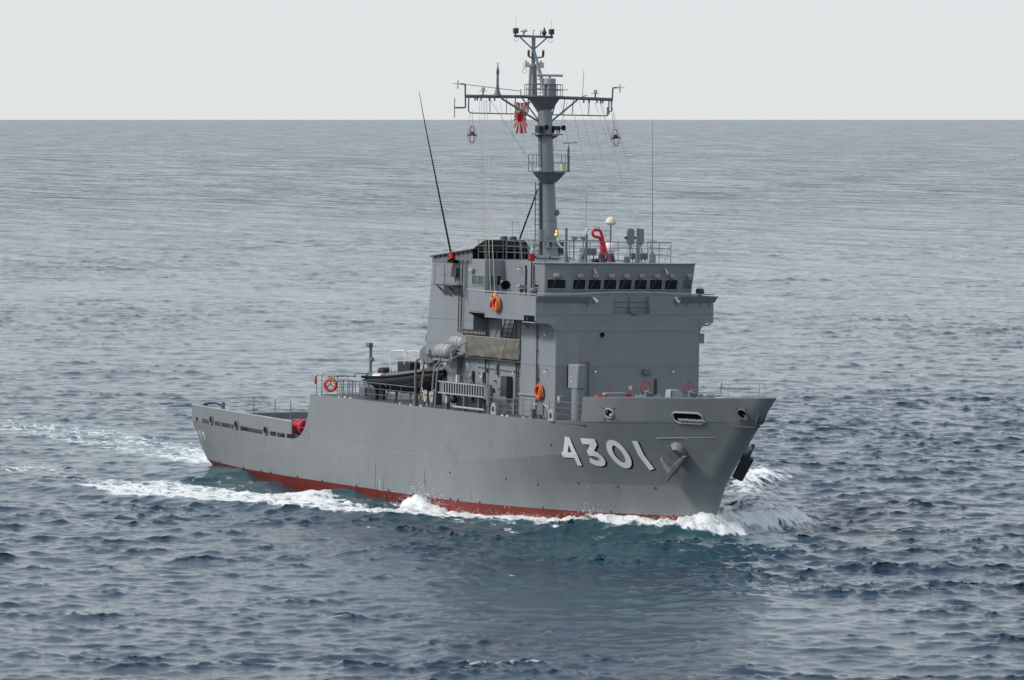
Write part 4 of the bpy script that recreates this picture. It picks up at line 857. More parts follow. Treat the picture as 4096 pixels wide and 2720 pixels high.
# ------------------------------------------------------------------ boat-deck gear
for x in (47.35, 48.2): g = G(); g.cyl((x,-5.45,5.96), (x,-5.45,6.45), .14, n=14); g.lathe([(.17,0),(.17,.05)], (x,-5.45,6.45), (0,0,1), 14); g.build('bollard', 'fit_grey', ship)
for x in (43.35, 50.35):
    g = G(); F = FR((x,-5.82,5.97), (1,0,0), (0,0,1)); g.pprism(F, [(-.34,0),(.34,0),(.28,.5),(.14,.68),(-.14,.68),(-.28,.5)], -.1, .1); rf = g.build('roller_fairlead', 'light_grey', ship, bevel=.02); g = G(); g.cyl((x,-5.94,6.3), (x,-5.91,6.3), .16, n=16); g.build('fairlead_eye', 'dark_grey', rf)
for x in (20.2, 22.9, 23.7, 24.5, 31.3, 32.7, 34.0, 44.4, 45.0, 47.0, 47.8): g = G(); g.lathe([(.09,0),(.07,.05),(.10,.1)], (x,-5.84,5.965), (0,0,1), 10); g.build('deck_cap', 'white', ship)
# platform and crane aft of the boat
g = G(); g.box(19.7, 23.1, -4.3, -2.4, 6.86, 7.02); pf = g.build('crane_platform', 'light_grey', ship, bevel=.03)
for x in (19.9, 21.2, 22.8):
    for y in (-4.15, -2.55): g = G(); g.tube([(x,y,5.97),(x+.1,y,6.88)], .035, 5); g.build('platform_leg', 'fit_grey', pf)
g = G(); g.tube([(22.4,-3.5,7.0),(22.4,-3.5,7.3),(22.4,-3.5,8.3),(22.4,-3.5,9.2)], [.22,.10,.095,.10], 12); g.ball((22.45,-3.42,8.25), .15, 10, 6); cr = g.build('crane_post', 'fit_grey', pf); g = G(); g.box(22.05, 22.5, -3.68, -3.38, 9.0, 9.28); g.build('crane_head', 'fit_grey', cr, bevel=.03)
g = G(); g.tube([(20.0,-3.4,7.05),(20.0,-3.4,7.25),(22.3,-3.5,7.4)], .03, 5); g.build('crane_jib', 'dark_grey', cr)
g = G(); g.box(24.9, 26.2, -5.0, -4.3, 5.97, 6.7); g.build('deck_locker', 'dark_grey', ship, bevel=.03); g = G(); g.box(24.2, 24.9, -5.1, -4.6, 6.1, 6.72); g.build('deck_locker', 'fit_grey', ship, bevel=.03)
# boat cradle, boat davit
g = G()
for x in (27.4, 29.2, 31.2):
    for y in (-5.1, -4.1): g.tube([(x-.15,y,5.97),(x,y,6.72)], .05, 6)
    g.box(x-.06, x+.06, -5.3, -3.95, 6.60, 6.70)
g.box(27.2, 31.4, -4.72, -4.58, 6.52, 6.62); g.build('boat_cradle', 'fit_grey', ship)
g = G(); g.tube(catmull([(33.1,-5.75,5.97),(33.05,-5.75,7.2),(33.05,-5.75,8.3),(33.25,-5.75,8.68),(33.75,-5.75,8.80),(34.05,-5.75,8.65),(34.1,-5.75,8.45)], 5), .085, 8); g.tube([(33.1,-5.75,5.97),(33.1,-5.75,6.7)], .15, 10); dv = g.build('boat_davit', 'fit_grey', ship)
for z, x in ((8.25,34.05), (6.5,33.7)): g = G(); g.ball((x,-5.75,z), .12, 8, 6, sc=(.8,.6,1.6)); g.build('davit_block', 'rust', dv)
g = G()
for dx in (-.05, .05): g.tube([(34.05+dx,-5.75,8.1),(33.75+dx,-5.75,6.65)], .014, 4)
g.tube([(33.95,-5.75,8.0),(33.5,-5.75,7.1)], .012, 4); g.tube([(33.9,-5.75,7.1),(34.75,-5.8,5.98)], .03, 5); g.build('davit_fall', 'rope', dv)
g = G(); g.lathe([(.02,-.2),(.56,-.2),(.58,-.15),(.58,.15),(.56,.2),(.02,.2)], (31.75,-4.2,8.95), (.75,-.6,.2), 26); wn = g.build('davit_winch', 'house_grey', ship); g = G(); g.lathe([(.02,.2),(.12,.2),(.12,.3),(.02,.3)], (31.75,-4.2,8.95), (.75,-.6,.2), 12); g.build('winch_hub', 'rust', wn)
g = G(); g.box(31.2, 32.2, -4.1, -3.5, 5.97, 8.6); g.build('winch_stand', 'fit_grey', wn, bevel=.04)
# raft launching frame
g = G()
for x in (35.25, 35.72): g.tube(catmull([(x,-5.80,5.97),(x+.15,-5.80,7.2),(x+.3,-5.80,8.15),(x+.5,-5.72,8.55),(x+1.0,-5.5,8.84),(x+1.5,-5.2,8.98)], 5), .055, 6)
for z, dx in ((7.0,.1),(8.2,.3)): g.tube([(35.25+dx,-5.8,z),(35.72+dx,-5.8,z)], .035, 5)
g.box(34.9, 37.6, -5.75, -5.6, 8.80, 8.90); g.box(34.9, 37.6, -4.95, -4.8, 9.2, 9.3)
for x in (35.1, 36.3, 37.4): g.tube([(x,-5.85,8.86),(x,-4.3,9.42)], .05, 6)
rk = g.build('raft_rack', 'house_grey', ship)
g = G(); g.tube(catmull([(37.75,-5.75,8.95),(37.6,-5.75,9.35),(37.7,-5.6,9.55),(37.9,-4.6,10.1),(38.0,-4.3,10.15)], 5), .04, 6); g.tube([(37.7,-4.7,10.0),(37.6,-4.6,9.4)], .035, 5); g.build('rack_guard', 'light_grey', rk)
g = G(); g.tube([(34.75,-5.75,9.35),(35.0,-5.75,8.85)], .04, 5); g.tube([(34.95,-5.78,9.4),(35.2,-5.78,8.85)], .04, 5); g.build('rack_post', 'dark_grey', rk)
# aft working deck
g = G(); g.cyl((1.7,-4.0,2.99), (1.7,-4.0,4.55), .13, n=12); g.build('towing_post', 'fit_grey', ship)
g = G(); g.tube(catmull([(-.0,-4.6,4.35),(.4,-4.35,4.42),(1.0,-4.2,4.45),(1.5,-4.1,4.35),(1.7,-4.0,4.1),(2.0,-4.0,4.0)], 5), .06, 6); g.build('mooring_hawser', 'rubber', ship)
for x, y in ((5.5,-4.4), (9.5,-4.2), (12.8,-4.5)): g = G(); g.box(x-.4, x+.4, y-.3, y+.3, 2.99, 3.6); g.build('deck_locker', 'fit_grey', ship, bevel=.03)
g = G(); g.ball((7.05,-5.3,3.3), .11, 8, 6); g.build('deck_light', 'red', ship)
g = G(); g.cyl((4.5,-4.7,2.99), (4.5,-4.7,3.9), .07, n=8); g.build('hydrant', 'cream', ship)
g = G(); g.tube([(18.3,-4.2,4.55),(17.5,-4.5,4.2),(17.0,-4.6,4.0)], .06, 6); g.build('hose', 'dark_grey', ship)

# rigging: halyards and stays
def lines(name, segs, r, mat, parent):
    for a, b_ in segs: g = G(); g.tube([a, b_], r, 4); g.build(name, mat, parent, smooth=False)
lines('halyard', [((YX,-3.72,24.2),(42.4,-5.7,13.1)), ((YX,-3.55,24.2),(42.9,-5.7,13.1))], .016, 'rope', mast)
lines('halyard', [((YX,-4.03,24.2),(41.8,-5.7,13.1)), ((YX,-3.89,24.2),(42.1,-5.75,13.1)), ((YX,-2.62,24.1),(42.0,-3.4,14.9)), ((YX,-1.96,24.1),(41.6,-3.3,14.9)), ((YX,-1.2,24.1),(41.2,-2.6,14.9)),
      ((YX,1.45,24.2),(43.0,.5,14.9)), ((YX,2.17,24.2),(43.4,1.3,14.9)), ((YX,2.71,24.2),(43.5,2.2,14.9)), ((YX,3.23,24.2),(43.6,2.8,14.9))], .009, 'wire', mast)
lines('halyard', [((YX,3.75,24.2),(46.4,1.75,16.8)), ((YX,4.1,24.2),(46.4,1.65,16.7)), ((YX,4.21,24.2),(46.2,1.9,16.5)), ((YX,4.85,24.2),(45.5,3.5,14.9))], .014, 'wire', mast)
lines('stay', [((YX,-3.27,24.2),(mx(20.3),-.9,20.4)), ((YX,1.9,24.2),(mx(21),.5,21.3))], .012, 'wire', mast)
lines('stay', [((46.5,-3.0,16.8),(39.3,.3,18.2)), ((YX,-4.6,23.4),(37.6,-4.85,22.7)), ((YX,4.9,23.6),(37.6,5.0,22.7))], .014, 'wire', mast)
g = G(); g.tube([(37.0,-1.47,15.95),(37.0,-1.47,17.0)], .02, 5); g.tube([(37.0,-1.75,17.02),(37.0,-1.1,17.02)], .02, 5)
for y in (-1.7,-1.5,-1.3,-1.15): g.tube([(37.0,y,16.8),(37.0,y,17.25)], .011, 4)
g.build('yagi_antenna', 'rope', fun)
# ================================================================== LOOSE THINGS ABOARD
# lifebuoys
def lifebuoy(label, loc, rot, tie='white', letters=False):
    t = thing('lifebuoy', label, 'lifebuoy', loc, rot, 'lifebuoys on the ship')
    g = G(); g.torus((0,0,0), (0,1,0), .355, .10, 32, 12); r = g.build('ring', 'orange', t)
    for a in (45, 135, 225, 315):
        g = G(); c_ = Vector((.355*math.cos(R_(a)), 0, .355*math.sin(R_(a)))); d = Vector((-math.sin(R_(a)), 0, math.cos(R_(a))))
        g.tube([c_-d*.03, c_+d*.03], .104, 12); g.build('band', tie, t)
    g = G(); g.tube([(.47*math.cos(R_(a)), -.02, .47*math.sin(R_(a))+(-.03 if a % 90 == 45 else 0)) for a in range(0, 360, 15)], .010, 4, True); g.build('grab_line', 'rope', t)
    if letters:
        for k in range(11):
            a = R_(25+k*13); g = G(); c_ = Vector((-.355*math.cos(a), -.104, .355*math.sin(a))); u = Vector((math.sin(a), 0, math.cos(a)))
            F = (c_, u, Vector((-math.cos(a), 0, math.sin(a))), Vector((0,-1,0))); g.pbox(F, -.012, .012, -.035, .035, -.02, .006)
            if k % 2: g.pbox(F, -.012, .026, .02, .035, -.02, .006)
            g.build('lettering', 'white', t)
        for a in (90, 210, 330): g = G(); g.tube([(0,.06,0),(.33*math.cos(R_(a)),.06,.33*math.sin(R_(a)))], .03, 5); g.build('bracket', 'dark_grey', t)
    else:
        g = G(); g.tube([(.02,.02,.2),(.05,-.05,-.1),(.02,-.04,-.46)], .035, 6); g.build('throw_line', 'yellow', t)
    return t
lifebuoy('orange lifebuoy with white lettering at the aft end of the boat deck rail', (21.35,-5.72,6.66), (0,0,.90), 'red', True)
lifebuoy('orange lifebuoy hung on the side of the bridge wing below the searchlight', (43.72,-6.0,12.38), (0,0,0), 'orange')
lifebuoy('orange lifebuoy with yellow line on the forward deckhouse wall beside a vertical pipe', (46.98,-4.88,7.46), (0,0,0), 'orange')
def marker(label, loc, rot, h=.5):
    t = thing('marker_light', label, 'marker light', loc, rot, 'lifebuoy marker lights')
    g = G(); g.lathe([(.03,0),(.075,.1),(.085,h*.55),(.05,h*.75),(.03,h)], (0,0,0), (0,0,1), 12); g.build('float', 'orange', t)
    g = G(); g.lathe([(.03,0),(.035,.05),(.02,.14)], (0,0,h), (0,0,1), 8); g.build('lamp', 'white', t)
marker('orange marker light strapped to the end post left of the lettered lifebuoy', (19.75,-5.98,6.62), (0,0,0), .5)
marker('small orange marker light left of the lifebuoy on the bridge wing', (42.98,-5.98,12.15), (0,0,0), .45)
marker('small orange marker light under the whip antenna on the funnel casing', (36.15,-4.95,14.2), (0,0,0), .3)

# inflatable boat in its cradle
rib = thing('rigid_inflatable_boat', 'dark grey inflatable boat lying in its cradle aft of the funnel casing', 'boat', (25.8,-4.65,6.6))
def rsec(t): # t 0 stern .. 1 bow: half-breadth of tube centre, tube z, keel z, x
    hb = .80*(1-max(0,(t-.62)/.38)**2.4); zt_ = .72+.12*t+.60*t*t*(1 if t < 1 else 1); kz = .0+.05*t+(.85*max(0,(t-.55)/.45)**2.0); return hb, zt_, kz, 8.3*t
st = [i/24 for i in range(25)]
path = [(rsec(t)[3], -rsec(t)[0], rsec(t)[1]) for t in st]; path2 = [(x, -y, z) for x, y, z in path[::-1]]
g = G(); rad = [.17]+[.24]*2+[.285]*21+[.29]; pts = path[:-1]+[(8.45,0,path[-1][2]+.02)]+path2[1:]
rl = rad[:-1]+[.30]+rad[:-1][::-1]; g.tube(pts, rl, 14); tubeo = g.build('buoyancy_tube', 'tube_grey', rib)
for zoff, mat_, rr_ in ((.03,'black',.085), (-.16,'rubber',.05)):
    g = G(); g.tube([(x, y-.275 if y < 0 else y+.275, z+zoff) for x, y, z in path[:-2]]+[(8.5,-.28,path[-2][2]+.02+zoff),(8.75,0,path[-1][2]+.02+zoff),(8.5,.28,path[-2][2]+.02+zoff)]+[(x, y+.275, z+zoff) for x, y, z in path2[2:]], rr_, 7); g.build('rubbing_strake', mat_, rib)
g = G(); vs = []; fs = []
for t in st:
    hb, z, kz, x = rsec(t); ch = (hb*.86, kz+(z-kz)*.45)
    vs += [(x, -hb-.05, z-.12), (x, -ch[0], ch[1]), (x*.985, 0, kz), (x, ch[0], ch[1]), (x, hb+.05, z-.12)]
for i in range(24):
    for j in range(4): fs.append((5*i+j, 5*i+j+1, 5*i+6+j, 5*i+5+j))
fs.append((0,1,2,3,4)); g.add(vs, fs); g.build('hull', 'rubber', rib, smooth=25, recalc=False)
for k, (fr, zz_) in enumerate(((.80,.30), (.5,.62))):
    g = G(); g.tube([(x, -(hb*.86*(1 if k else 1)), kz+(z-kz)*.45+.01+(.12 if k else 0)) for hb, z, kz, x in [rsec(t) for t in st[:-2]]], .025, 5); g.build('spray_rail', 'tube_grey', rib)
g = G(); vs = []
for t in st: hb, z, kz, x = rsec(t); vs += [(x, -hb, z-.02), (x, hb, z-.02)]
g.add(vs, [(2*i, 2*i+2, 2*i+3, 2*i+1) for i in range(24)]); g.build('deck', 'tube_grey', rib, recalc=False)
g = G(); g.box(3.3, 5.0, -.38, .38, .8, 1.85); cn = g.build('console', 'rubber', rib, bevel=.08); g = G(); g.box(3.24, 3.30, -.34, .34, 1.0, 1.75); g.build('console_back', 'cream', cn)
g = G(); g.tube(catmull([(2.75,-.55,.85),(2.75,-.55,2.1),(2.85,-.55,2.38),(3.2,-.55,2.45),(4.2,-.55,2.52),(4.5,-.5,2.4),(4.55,-.5,1.7)], 4), .028, 6); g.tube(catmull([(2.75,.55,.85),(2.75,.55,2.1),(2.85,.55,2.38),(3.2,.55,2.45),(4.2,.55,2.52),(4.5,.5,2.4),(4.55,.5,1.7)], 4), .028, 6); g.tube([(2.9,-.55,2.4),(2.9,.55,2.4)], .028, 6); g.build('roll_frame', 'white', rib)
g = G(); g.box(.5, 1.25, -.33, .33, .75, 1.3); g.build('engine', 'rubber', rib, bevel=.1); g = G(); g.box(.7, 1.1, -.25, .25, 1.3, 1.37); g.build('engine_cover', 'tube_grey', rib, bevel=.03)
g = G(); g.box(2.0, 2.5, -.3, .3, .8, 1.1); g.build('seat', 'rubber', rib, bevel=.06)
def onrib(x, ang, off): t = x/8.3; hb, z, kz, _ = rsec(t); a = R_(ang); return Vector((x, -hb-math.cos(a)*(.285+off), z+math.sin(a)*(.285+off)))
def tubepatch(name, x0, x1, a0, a1, mat_):
    g = G(); vs = []; n_ = 6
    for i in range(n_+1):
        for j in range(4): vs.append(onrib(x0+(x1-x0)*i/n_, a0+(a1-a0)*j/3, .006))
    g.add(vs, [(4*i+j, 4*i+j+1, 4*i+5+j, 4*i+4+j) for i in range(n_) for j in range(3)]); g.build(name, mat_, rib, recalc=False)
tubepatch('name_plate', 1.35, 2.35, 22, 62, 'white'); tubepatch('red_mark', 2.6, 2.85, 22, 62, 'red')
for k in range(6):
    tubepatch('lettering', 1.5+k*.13, 1.56+k*.13, 32, 52, 'black')
for x in (2.9, .5): g = G(); g.tube([onrib(x, a, .015) for a in (70,40,10,-20,-50)]+[Vector((x+.05,-.75,-.05)), Vector((x+.15,-.95,-.55))], .035, 5); g.build('lashing_strap', 'blue_strap', rib)
g = G(); g.ball((2.8,-.85,.32), .06, 8, 6); g.build('fender', 'red', rib)

# liferaft canisters
def raft(label, loc):
    t = thing('liferaft_canister', label, 'liferaft', loc, (0,0,0), 'liferaft canisters')
    g = G(); g.lathe([(.02,-.86),(.25,-.83),(.39,-.72),(.44,-.58),(.45,-.2),(.45,.2),(.44,.5),(.39,.66),(.25,.79),(.02,.83)], (0,0,0), (1,0,0), 26); g.build('shell', 'raft_grey', t)
    for x in (-.42, -.05, .36): g = G(); g.torus((x,0,0), (1,0,0), .452, .018, 28, 5); g.build('band', 'fit_grey', t)
    g = G(); g.torus((0,0,0), (0,0,1), .62, .02, 30, 5, sx=1.0) if False else g.tube([(.80*math.cos(a), .452*math.sin(a) if abs(math.cos(a)) < .6 else .42*math.sin(a), 0) for a in [2*math.pi*i/30 for i in range(30)]], .016, 5, True); g.build('seam', 'fit_grey', t)
    g = G(); g.ball((.70,-.22,.10), .06, 8, 6); g.build('painter_socket', 'dark_grey', t)
raft('grey liferaft canister lower on the rack, nearer the deck edge', (36.0,-5.30,9.36)); raft('grey liferaft canister higher on the rack, against the brown canvas', (36.25,-4.45,9.88))

# anchors
def anchor(label, sd):
    c_ = hpt(57.9, 4.2, .22, sd)
    t = thing('anchor', label, 'anchor', tuple(c_), (0,0,0), 'bow anchors')
    mt = 'fit_grey' if sd < 0 else 'dark_grey'
    nrm = (hpt(57.9,4.2,1,sd)-hpt(57.9,4.2,0,sd)).normalized(); up = Vector((0,0,1)); up = (up-nrm*up.dot(nrm)).normalized(); al = Vector((1,0,0)); al = (al-nrm*al.dot(nrm)-up*al.dot(up)).normalized()
    O = Vector((0,0,0)); F = (O, al, up, nrm)
    d = Vector((.685,.73)); q = Vector((-.73,.685)); A = Vector((-.60,-1.12)); B = Vector((.78,.32))
    P = [A, A.lerp(B,.35)-q*.06, A.lerp(B,.7)-q*.05, B, B+q*.22, A.lerp(B,.7)+q*.30, A.lerp(B,.35)+q*.26, A+q*.10]
    g = G(); g.pprism(F, [tuple(v) for v in P], -.05, .55); g.build('crown', mt, t, bevel=.05)
    P2 = [A.lerp(B,.04)+q*.02, B-d*.06+q*.0, B-d*.06+q*.16, A.lerp(B,.04)+q*.09]
    g = G(); g.pprism(F, [tuple(v) for v in P2], .52, .60); g.build('crown_face', mt, t, bevel=.02)
    for bc, tip, hw, mm in ((Vector((.34,.12)), Vector((-.14,1.10)), .24, mt), (Vector((-.30,-.62)), Vector((-.74,.32)), .20, 'light_grey' if sd < 0 else mt)):
        dd = (tip-bc).normalized(); pp = Vector((-dd.y, dd.x)); P3 = [bc-pp*hw, bc+pp*hw, bc.lerp(tip,.55)+pp*hw*.75, tip+pp*.03, tip-pp*.03, bc.lerp(tip,.55)-pp*hw*.55]
        g = G(); g.pprism(F, [tuple(v) for v in P3], .16, .36); g.build('fluke', mm, t, bevel=.03)
    g = G(); g.tube([al*.1-up*.1+nrm*.15, al*.36+up*.55-nrm*.1], .14, 8); g.build('shank', 'rust' if sd < 0 else mt, t)
    g = G(); g.tube([al*.70+up*.42+nrm*.25, al*.92+up*.48+nrm*.25], .07, 7); g.build('lug', mt, t)
anchor('grey anchor housed in the hawse pipe on the near bow, flukes up', -1); anchor('dark anchor showing past the stem on the far bow', 1)

# ensign hanging from the yard
def flagmat():
    m, n, b = nmat('ensign_cloth'); uv = n.nodes.new('ShaderNodeUVMap'); sp = n.nodes.new('ShaderNodeSeparateXYZ'); n.links.new(uv.outputs[0], sp.inputs[0])
    def mth(op, a, b_=None):
        q = n.nodes.new('ShaderNodeMath'); q.operation = op
        for i, s_ in enumerate((a, b_)):
            if s_ is None: continue
            if isinstance(s_, (int, float)): q.inputs[i].default_value = s_
            else: n.links.new(s_, q.inputs[i])
        return q.outputs[0]
    u = mth('MULTIPLY', mth('SUBTRACT', sp.outputs[0], .5), 2.0/1.0); v = mth('MULTIPLY', mth('SUBTRACT', sp.outputs[1], .54), 3.0/1.0)
    ang = mth('ARCTAN2', v, u); fr = mth('FRACT', mth('ADD', mth('MULTIPLY', ang, 16/(2*math.pi)), 8.25)); ray = mth('LESS_THAN', fr, .5)
    r2 = mth('SQRT', mth('ADD', mth('MULTIPLY', u, u), mth('MULTIPLY', v, v))); disc = mth('LESS_THAN', r2, .5); k = mth('MAXIMUM', ray, disc)
    mxn = n.nodes.new('ShaderNodeMix'); mxn.data_type = 'RGBA'; n.links.new(k, mxn.inputs[0]); mxn.inputs[6].default_value = (.85,.83,.80,1); mxn.inputs[7].default_value = (.70,.012,.022,1)
    n.links.new(mxn.outputs[2], b.inputs['Base Color']); b.inputs['Roughness'].default_value = .85
    tl = n.nodes.new('ShaderNodeBsdfTranslucent'); n.links.new(mxn.outputs[2], tl.inputs['Color']); mq = n.nodes.new('ShaderNodeMixShader'); mq.inputs[0].default_value = .5; n.links.new(b.outputs[0], mq.inputs[1]); n.links.new(tl.outputs[0], mq.inputs[2]); n.links.new(mq.outputs[0], n.nodes['Material Output'].inputs['Surface'])
flagmat()
t = thing('naval_ensign', 'red and white sun-ray ensign hanging in folds from the yardarm halyard', 'flag', (37.42,-1.65,24.15))
nu, nv = 24, 36; vs = []; uvs = []
for j in range(nv+1):
    for i in range(nu+1):
        u = i/nu; v = j/nv; y = .06+(u*1.02)*(1-.16*math.sin(v*3.0))+.14*(1-v)*0; x = .09*math.sin(u*9+v*2.2)*(.4+.6*v)+.04*math.sin(v*7+u*3); z = -1.88*v+.14*(u-.3)**2-.07*math.sin(u*3.1)*(1-v)
        if v < .25: y += (u-.3)*.25*(.25-v)*2
        vs.append((x, y-.1+.02*math.sin(v*9), z)); uvs.append((u, 1-v))
me = bpy.data.meshes.new('cloth'); fs = [(j*(nu+1)+i, j*(nu+1)+i+1, (j+1)*(nu+1)+i+1, (j+1)*(nu+1)+i) for j in range(nv) for i in range(nu)]
me.from_pydata(vs, [], fs); ul = me.uv_layers.new(name='UVMap')
for li, lp_ in enumerate(me.loops): ul.data[li].uv = uvs[lp_.vertex_index]
me.materials.append(MATS['ensign_cloth']); me.polygons.foreach_set('use_smooth', [True]*len(me.polygons)); o = bpy.data.objects.new('cloth', me); col.objects.link(o); o.parent = t
g = G(); g.tube([(0,0,.3),(0,0,-2.2)], .012, 4); g.build('halyard', 'rope', t)
t = thing('signal_flag', 'small red and yellow flag drooping over the bridge wing rail above a lifebuoy', 'flag', (43.12,-5.95,13.05))
for k, (mt, c0, c1) in enumerate((('red',0,.5),('yellow',.5,1))):
    g = G(); vs = []
    for i in range(7):
        for j in range(7): a = c0+(c1-c0)*j/6; q = i/6; vs.append((-.05+.42*a+.10*q, .05*math.sin(q*5+a*4), -.02-.38*q-.22*a*(1-a)*0+.12*(1-a)-.1*a))
    g.add(vs, [(7*i+j, 7*i+j+1, 7*i+8+j, 7*i+7+j) for i in range(6) for j in range(6)]); o = g.build('red_half' if k == 0 else 'yellow_half', mt, t, recalc=False); s_ = o.modifiers.new('thick', 'SOLIDIFY'); s_.thickness = .008
g = G(); g.tube([(.4,0,.12),(.38,0,-.75)], .02, 5); g.build('staff', 'white', t)

# day shapes hanging from the yardarm ends
def shape(label, loc, lean):
    t = thing('day_shape', label, 'signal shape', loc, (lean,0,0), 'lattice shapes at the yardarm ends')
    g = G(); g.lathe([(.06,-.38),(.15,-.5),(.29,-.62),(.27,-.62),(.1,-.48)], (0,0,0), (0,0,1), 14); g.build('cone', 'maroon', t)
    g = G()
    for a in range(0, 360, 60): c_, s_ = math.cos(R_(a)), math.sin(R_(a)); g.tube([(.04*c_,.04*s_,-.05),(.13*c_,.13*s_,-.15),(.29*c_,.29*s_,-.62),(.2*c_,.2*s_,-.85),(.1*c_,.1*s_,-1.08)], .014, 4)
    g.torus((0,0,-1.05), (0,0,1), .1, .015, 12, 4); g.torus((0,0,-.62), (0,0,1), .29, .018, 18, 5); g.build('lattice', 'maroon', t)
    g = G(); g.tube([(0,0,.9),(0,0,-.05)], .012, 4); g.build('lanyard', 'wire', t)
shape('maroon lattice day shape hanging under the left yardarm end', (37.7,-4.62,22.72), 0); shape('maroon lattice day shape hanging tilted under the right yardarm end', (37.7,4.98,22.7), .12)

# stowed gangway
t = thing('stowed_gangway', 'grey slatted gangway stowed on edge along the boat deck rail', 'gangway', (36.0,-5.72,6.88))
g = G(); g.box(0,5.85,-.04,.04,.64,.72); g.box(0,5.85,-.04,.04,-.02,.06); g.build('side_rail', 'light_grey', t, bevel=.01)
for k in range(16): g = G(); x = .62+k*.325; g.box(x,x+.10,-.03,.03,.06,.64); g.build('slat', 'light_grey', t)
g = G(); g.box(.05,5.8,.32,.36,-.02,.66); g.build('gap_backing', 'black', t); g = G(); g.box(.15,.55,.0,.3,.06,.62); g.build('end_box', 'fit_grey', t)  # black backing board, darkens the gaps between the slats
g = G(); g.box(5.85,6.25,-.06,.3,-.1,.75); g.build('hinge_box', 'fit_grey', t, bevel=.02)
for x in (.9, 3.2, 5.0): g = G(); g.box(x-.06,x+.06,.04,.3,-.90,-.02); g.build('support', 'fit_grey', t)
g = G(); g.cyl((2.0,.0,-.72), (5.9,.0,-.72), .075, n=10); g.build('roller', 'light_grey', t)
g = G(); g.cyl((6.45,.05,-.9), (6.45,.05,.72), .13, n=12); g.cyl((6.45,.05,-.45), (6.45,.05,.6), .2, n=14); g.build('turntable', 'fit_grey', t)
g = G(); g.ball((1.7,.15,-.3), .26, 12, 8); g.build('winch', 'rubber', t); g = G(); g.box(1.0,1.25,-.06,.1,-.55,-.15); g.build('control_box', 'light_grey', t)
g = G()
for k in range(7): g.tube([(2.4+k*.5,.1,.72),(2.55+k*.5,.12,.82+.05*(k % 2)),(2.75+k*.5,.1,.74)], .03, 5)
g.build('coiled_line', 'rope' if False else 'fit_grey', t)
g = G(); g.box(2.0,2.1,.12,.2,.72,1.15); g.build('tally_board', 'white', t); g = G(); g.box(2.2,2.5,.12,.3,.72,1.15); g.build('control_panel', 'fit_grey', t, bevel=.01)

# canvas screen along the upper deck rail
t = thing('canvas_screen', 'brown canvas screen laced along the upper deck rail beside the liferafts', 'canvas', (37.65,-4.80,9.13))
nu, nv = 90, 14; vs = []
for j in range(nv+1):
    for i in range(nu+1):
        x = 6.75*i/nu; z = 1.19*j/nv; e = math.sin(math.pi*j/nv)
        y = -.035*e*(1+.7*math.sin(x*2.1+z*2))-.018*math.sin(x*5.3+z*5)*e-.02*math.sin(x*1.3-z*9)*e; vs.append((x, y, z-.02*math.sin(x*3.4)*(1-j/nv)))
g = G(); g.add(vs, [(j*(nu+1)+i, j*(nu+1)+i+1, (j+1)*(nu+1)+i+1, (j+1)*(nu+1)+i) for j in range(nv) for i in range(nu)]); o = g.build('cloth', 'canvas', t, smooth='all', recalc=False); s_ = o.modifiers.new('thick', 'SOLIDIFY'); s_.thickness = .01
g = G(); g.tube([(0,0,1.2),(6.75,0,1.2)], .028, 5); g.tube([(0,0,-.06),(6.75,0,-.06)], .02, 5); g.build('rope_edge', 'light_grey', t)
g = G()
for k in range(44): x = .4+k*.144; g.box(x,x+.05,-.03,.0,-.08,.02)
lo = g.build('lacing', 'black', t); lo['kind'] = 'stuff'
g = G(); g.tube([(5.15,-.07,1.2),(4.85,-.09,.6),(4.5,-.09,-.05)], .018, 5); g.build('tie_rope', 'rope', t)
t = thing('rail_net', 'strip of dark safety net along the rail above the brown canvas', 'net', (37.2,-4.78,10.4))
g = G()
for z in (0,.14,.28): g.tube([(0,0,z),(3.1,0,z)], .02, 4)
for k in range(26): x = k*.12; g.tube([(x,0,0),(x+.06,0,.28)], .022, 4); g.tube([(x+.06,0,0),(x,0,.28)], .022, 4)
g.build('mesh_cords', 'net', t); g = G()
for k in range(14): x = .2+k*.2; g.box(x,x+.05,-.03,.0,.06,.22)
lo = g.build('net_ties', 'rope', t); lo['kind'] = 'stuff'
# hose reel at the step
t = thing('hose_reel', 'red hose coiled on a reel at the step between working deck and boat deck', 'hose reel', (16.0,-5.1,3.0))
g = G()
for k in range(9):
    x = -.45+k*.11; R0 = .40+.03*math.sin(k*1.7); g.torus((x,0,.72), (1,0,0), R0, .065, 22, 7); 
g.torus((-.1,0,.72), (1,.05,0), .46, .06, 22, 6); g.build('hose', 'pink_red', t)
g = G(); g.cyl((-.5,0,.72), (.6,0,.72), .34, n=16); g.build('drum', 'red', t)
for x in (-.55, .62): g = G(); g.tube([(x,-.3,0),(x,0,.72),(x,.3,0)], .03, 5); g.tube([(x,-.55,.72),(x,.55,.72)], .025, 5); g.tube([(x,0,.2),(x,0,1.25)], .025, 5); g.build('frame', 'light_grey' if x > 0 else 'fit_grey', t)
g = G(); g.torus((.64,0,.72), (1,0,0), .5, .025, 22, 5); g.build('rim', 'light_grey', t)
# hanks of rope
for lb, x in (('white hank of rope hung between boat davit and raft frame, the left one', 34.6), ('white hank of rope hung beside the raft frame, the right one', 35.42)):
    t = thing('rope_hank', lb, 'rope', (x,-5.86,6.30), (0,0,0), 'hanks of white rope'); g = G()
    for k in range(5): g.tube(catmull([(-.14+.05*k,.03*k-.06,.62),(-.12+.03*k,.02*k-.05,.2),(-.05+.025*k,0,.0),(.02+.02*k,.02,.2),(.06+.02*k,.03,.62)], 4), .032, 6)
    g.build('coils', 'rope', t); g = G(); g.torus((0,0,.45), (0,0,1), .13, .035, 12, 6); g.build('binding', 'rope', t)
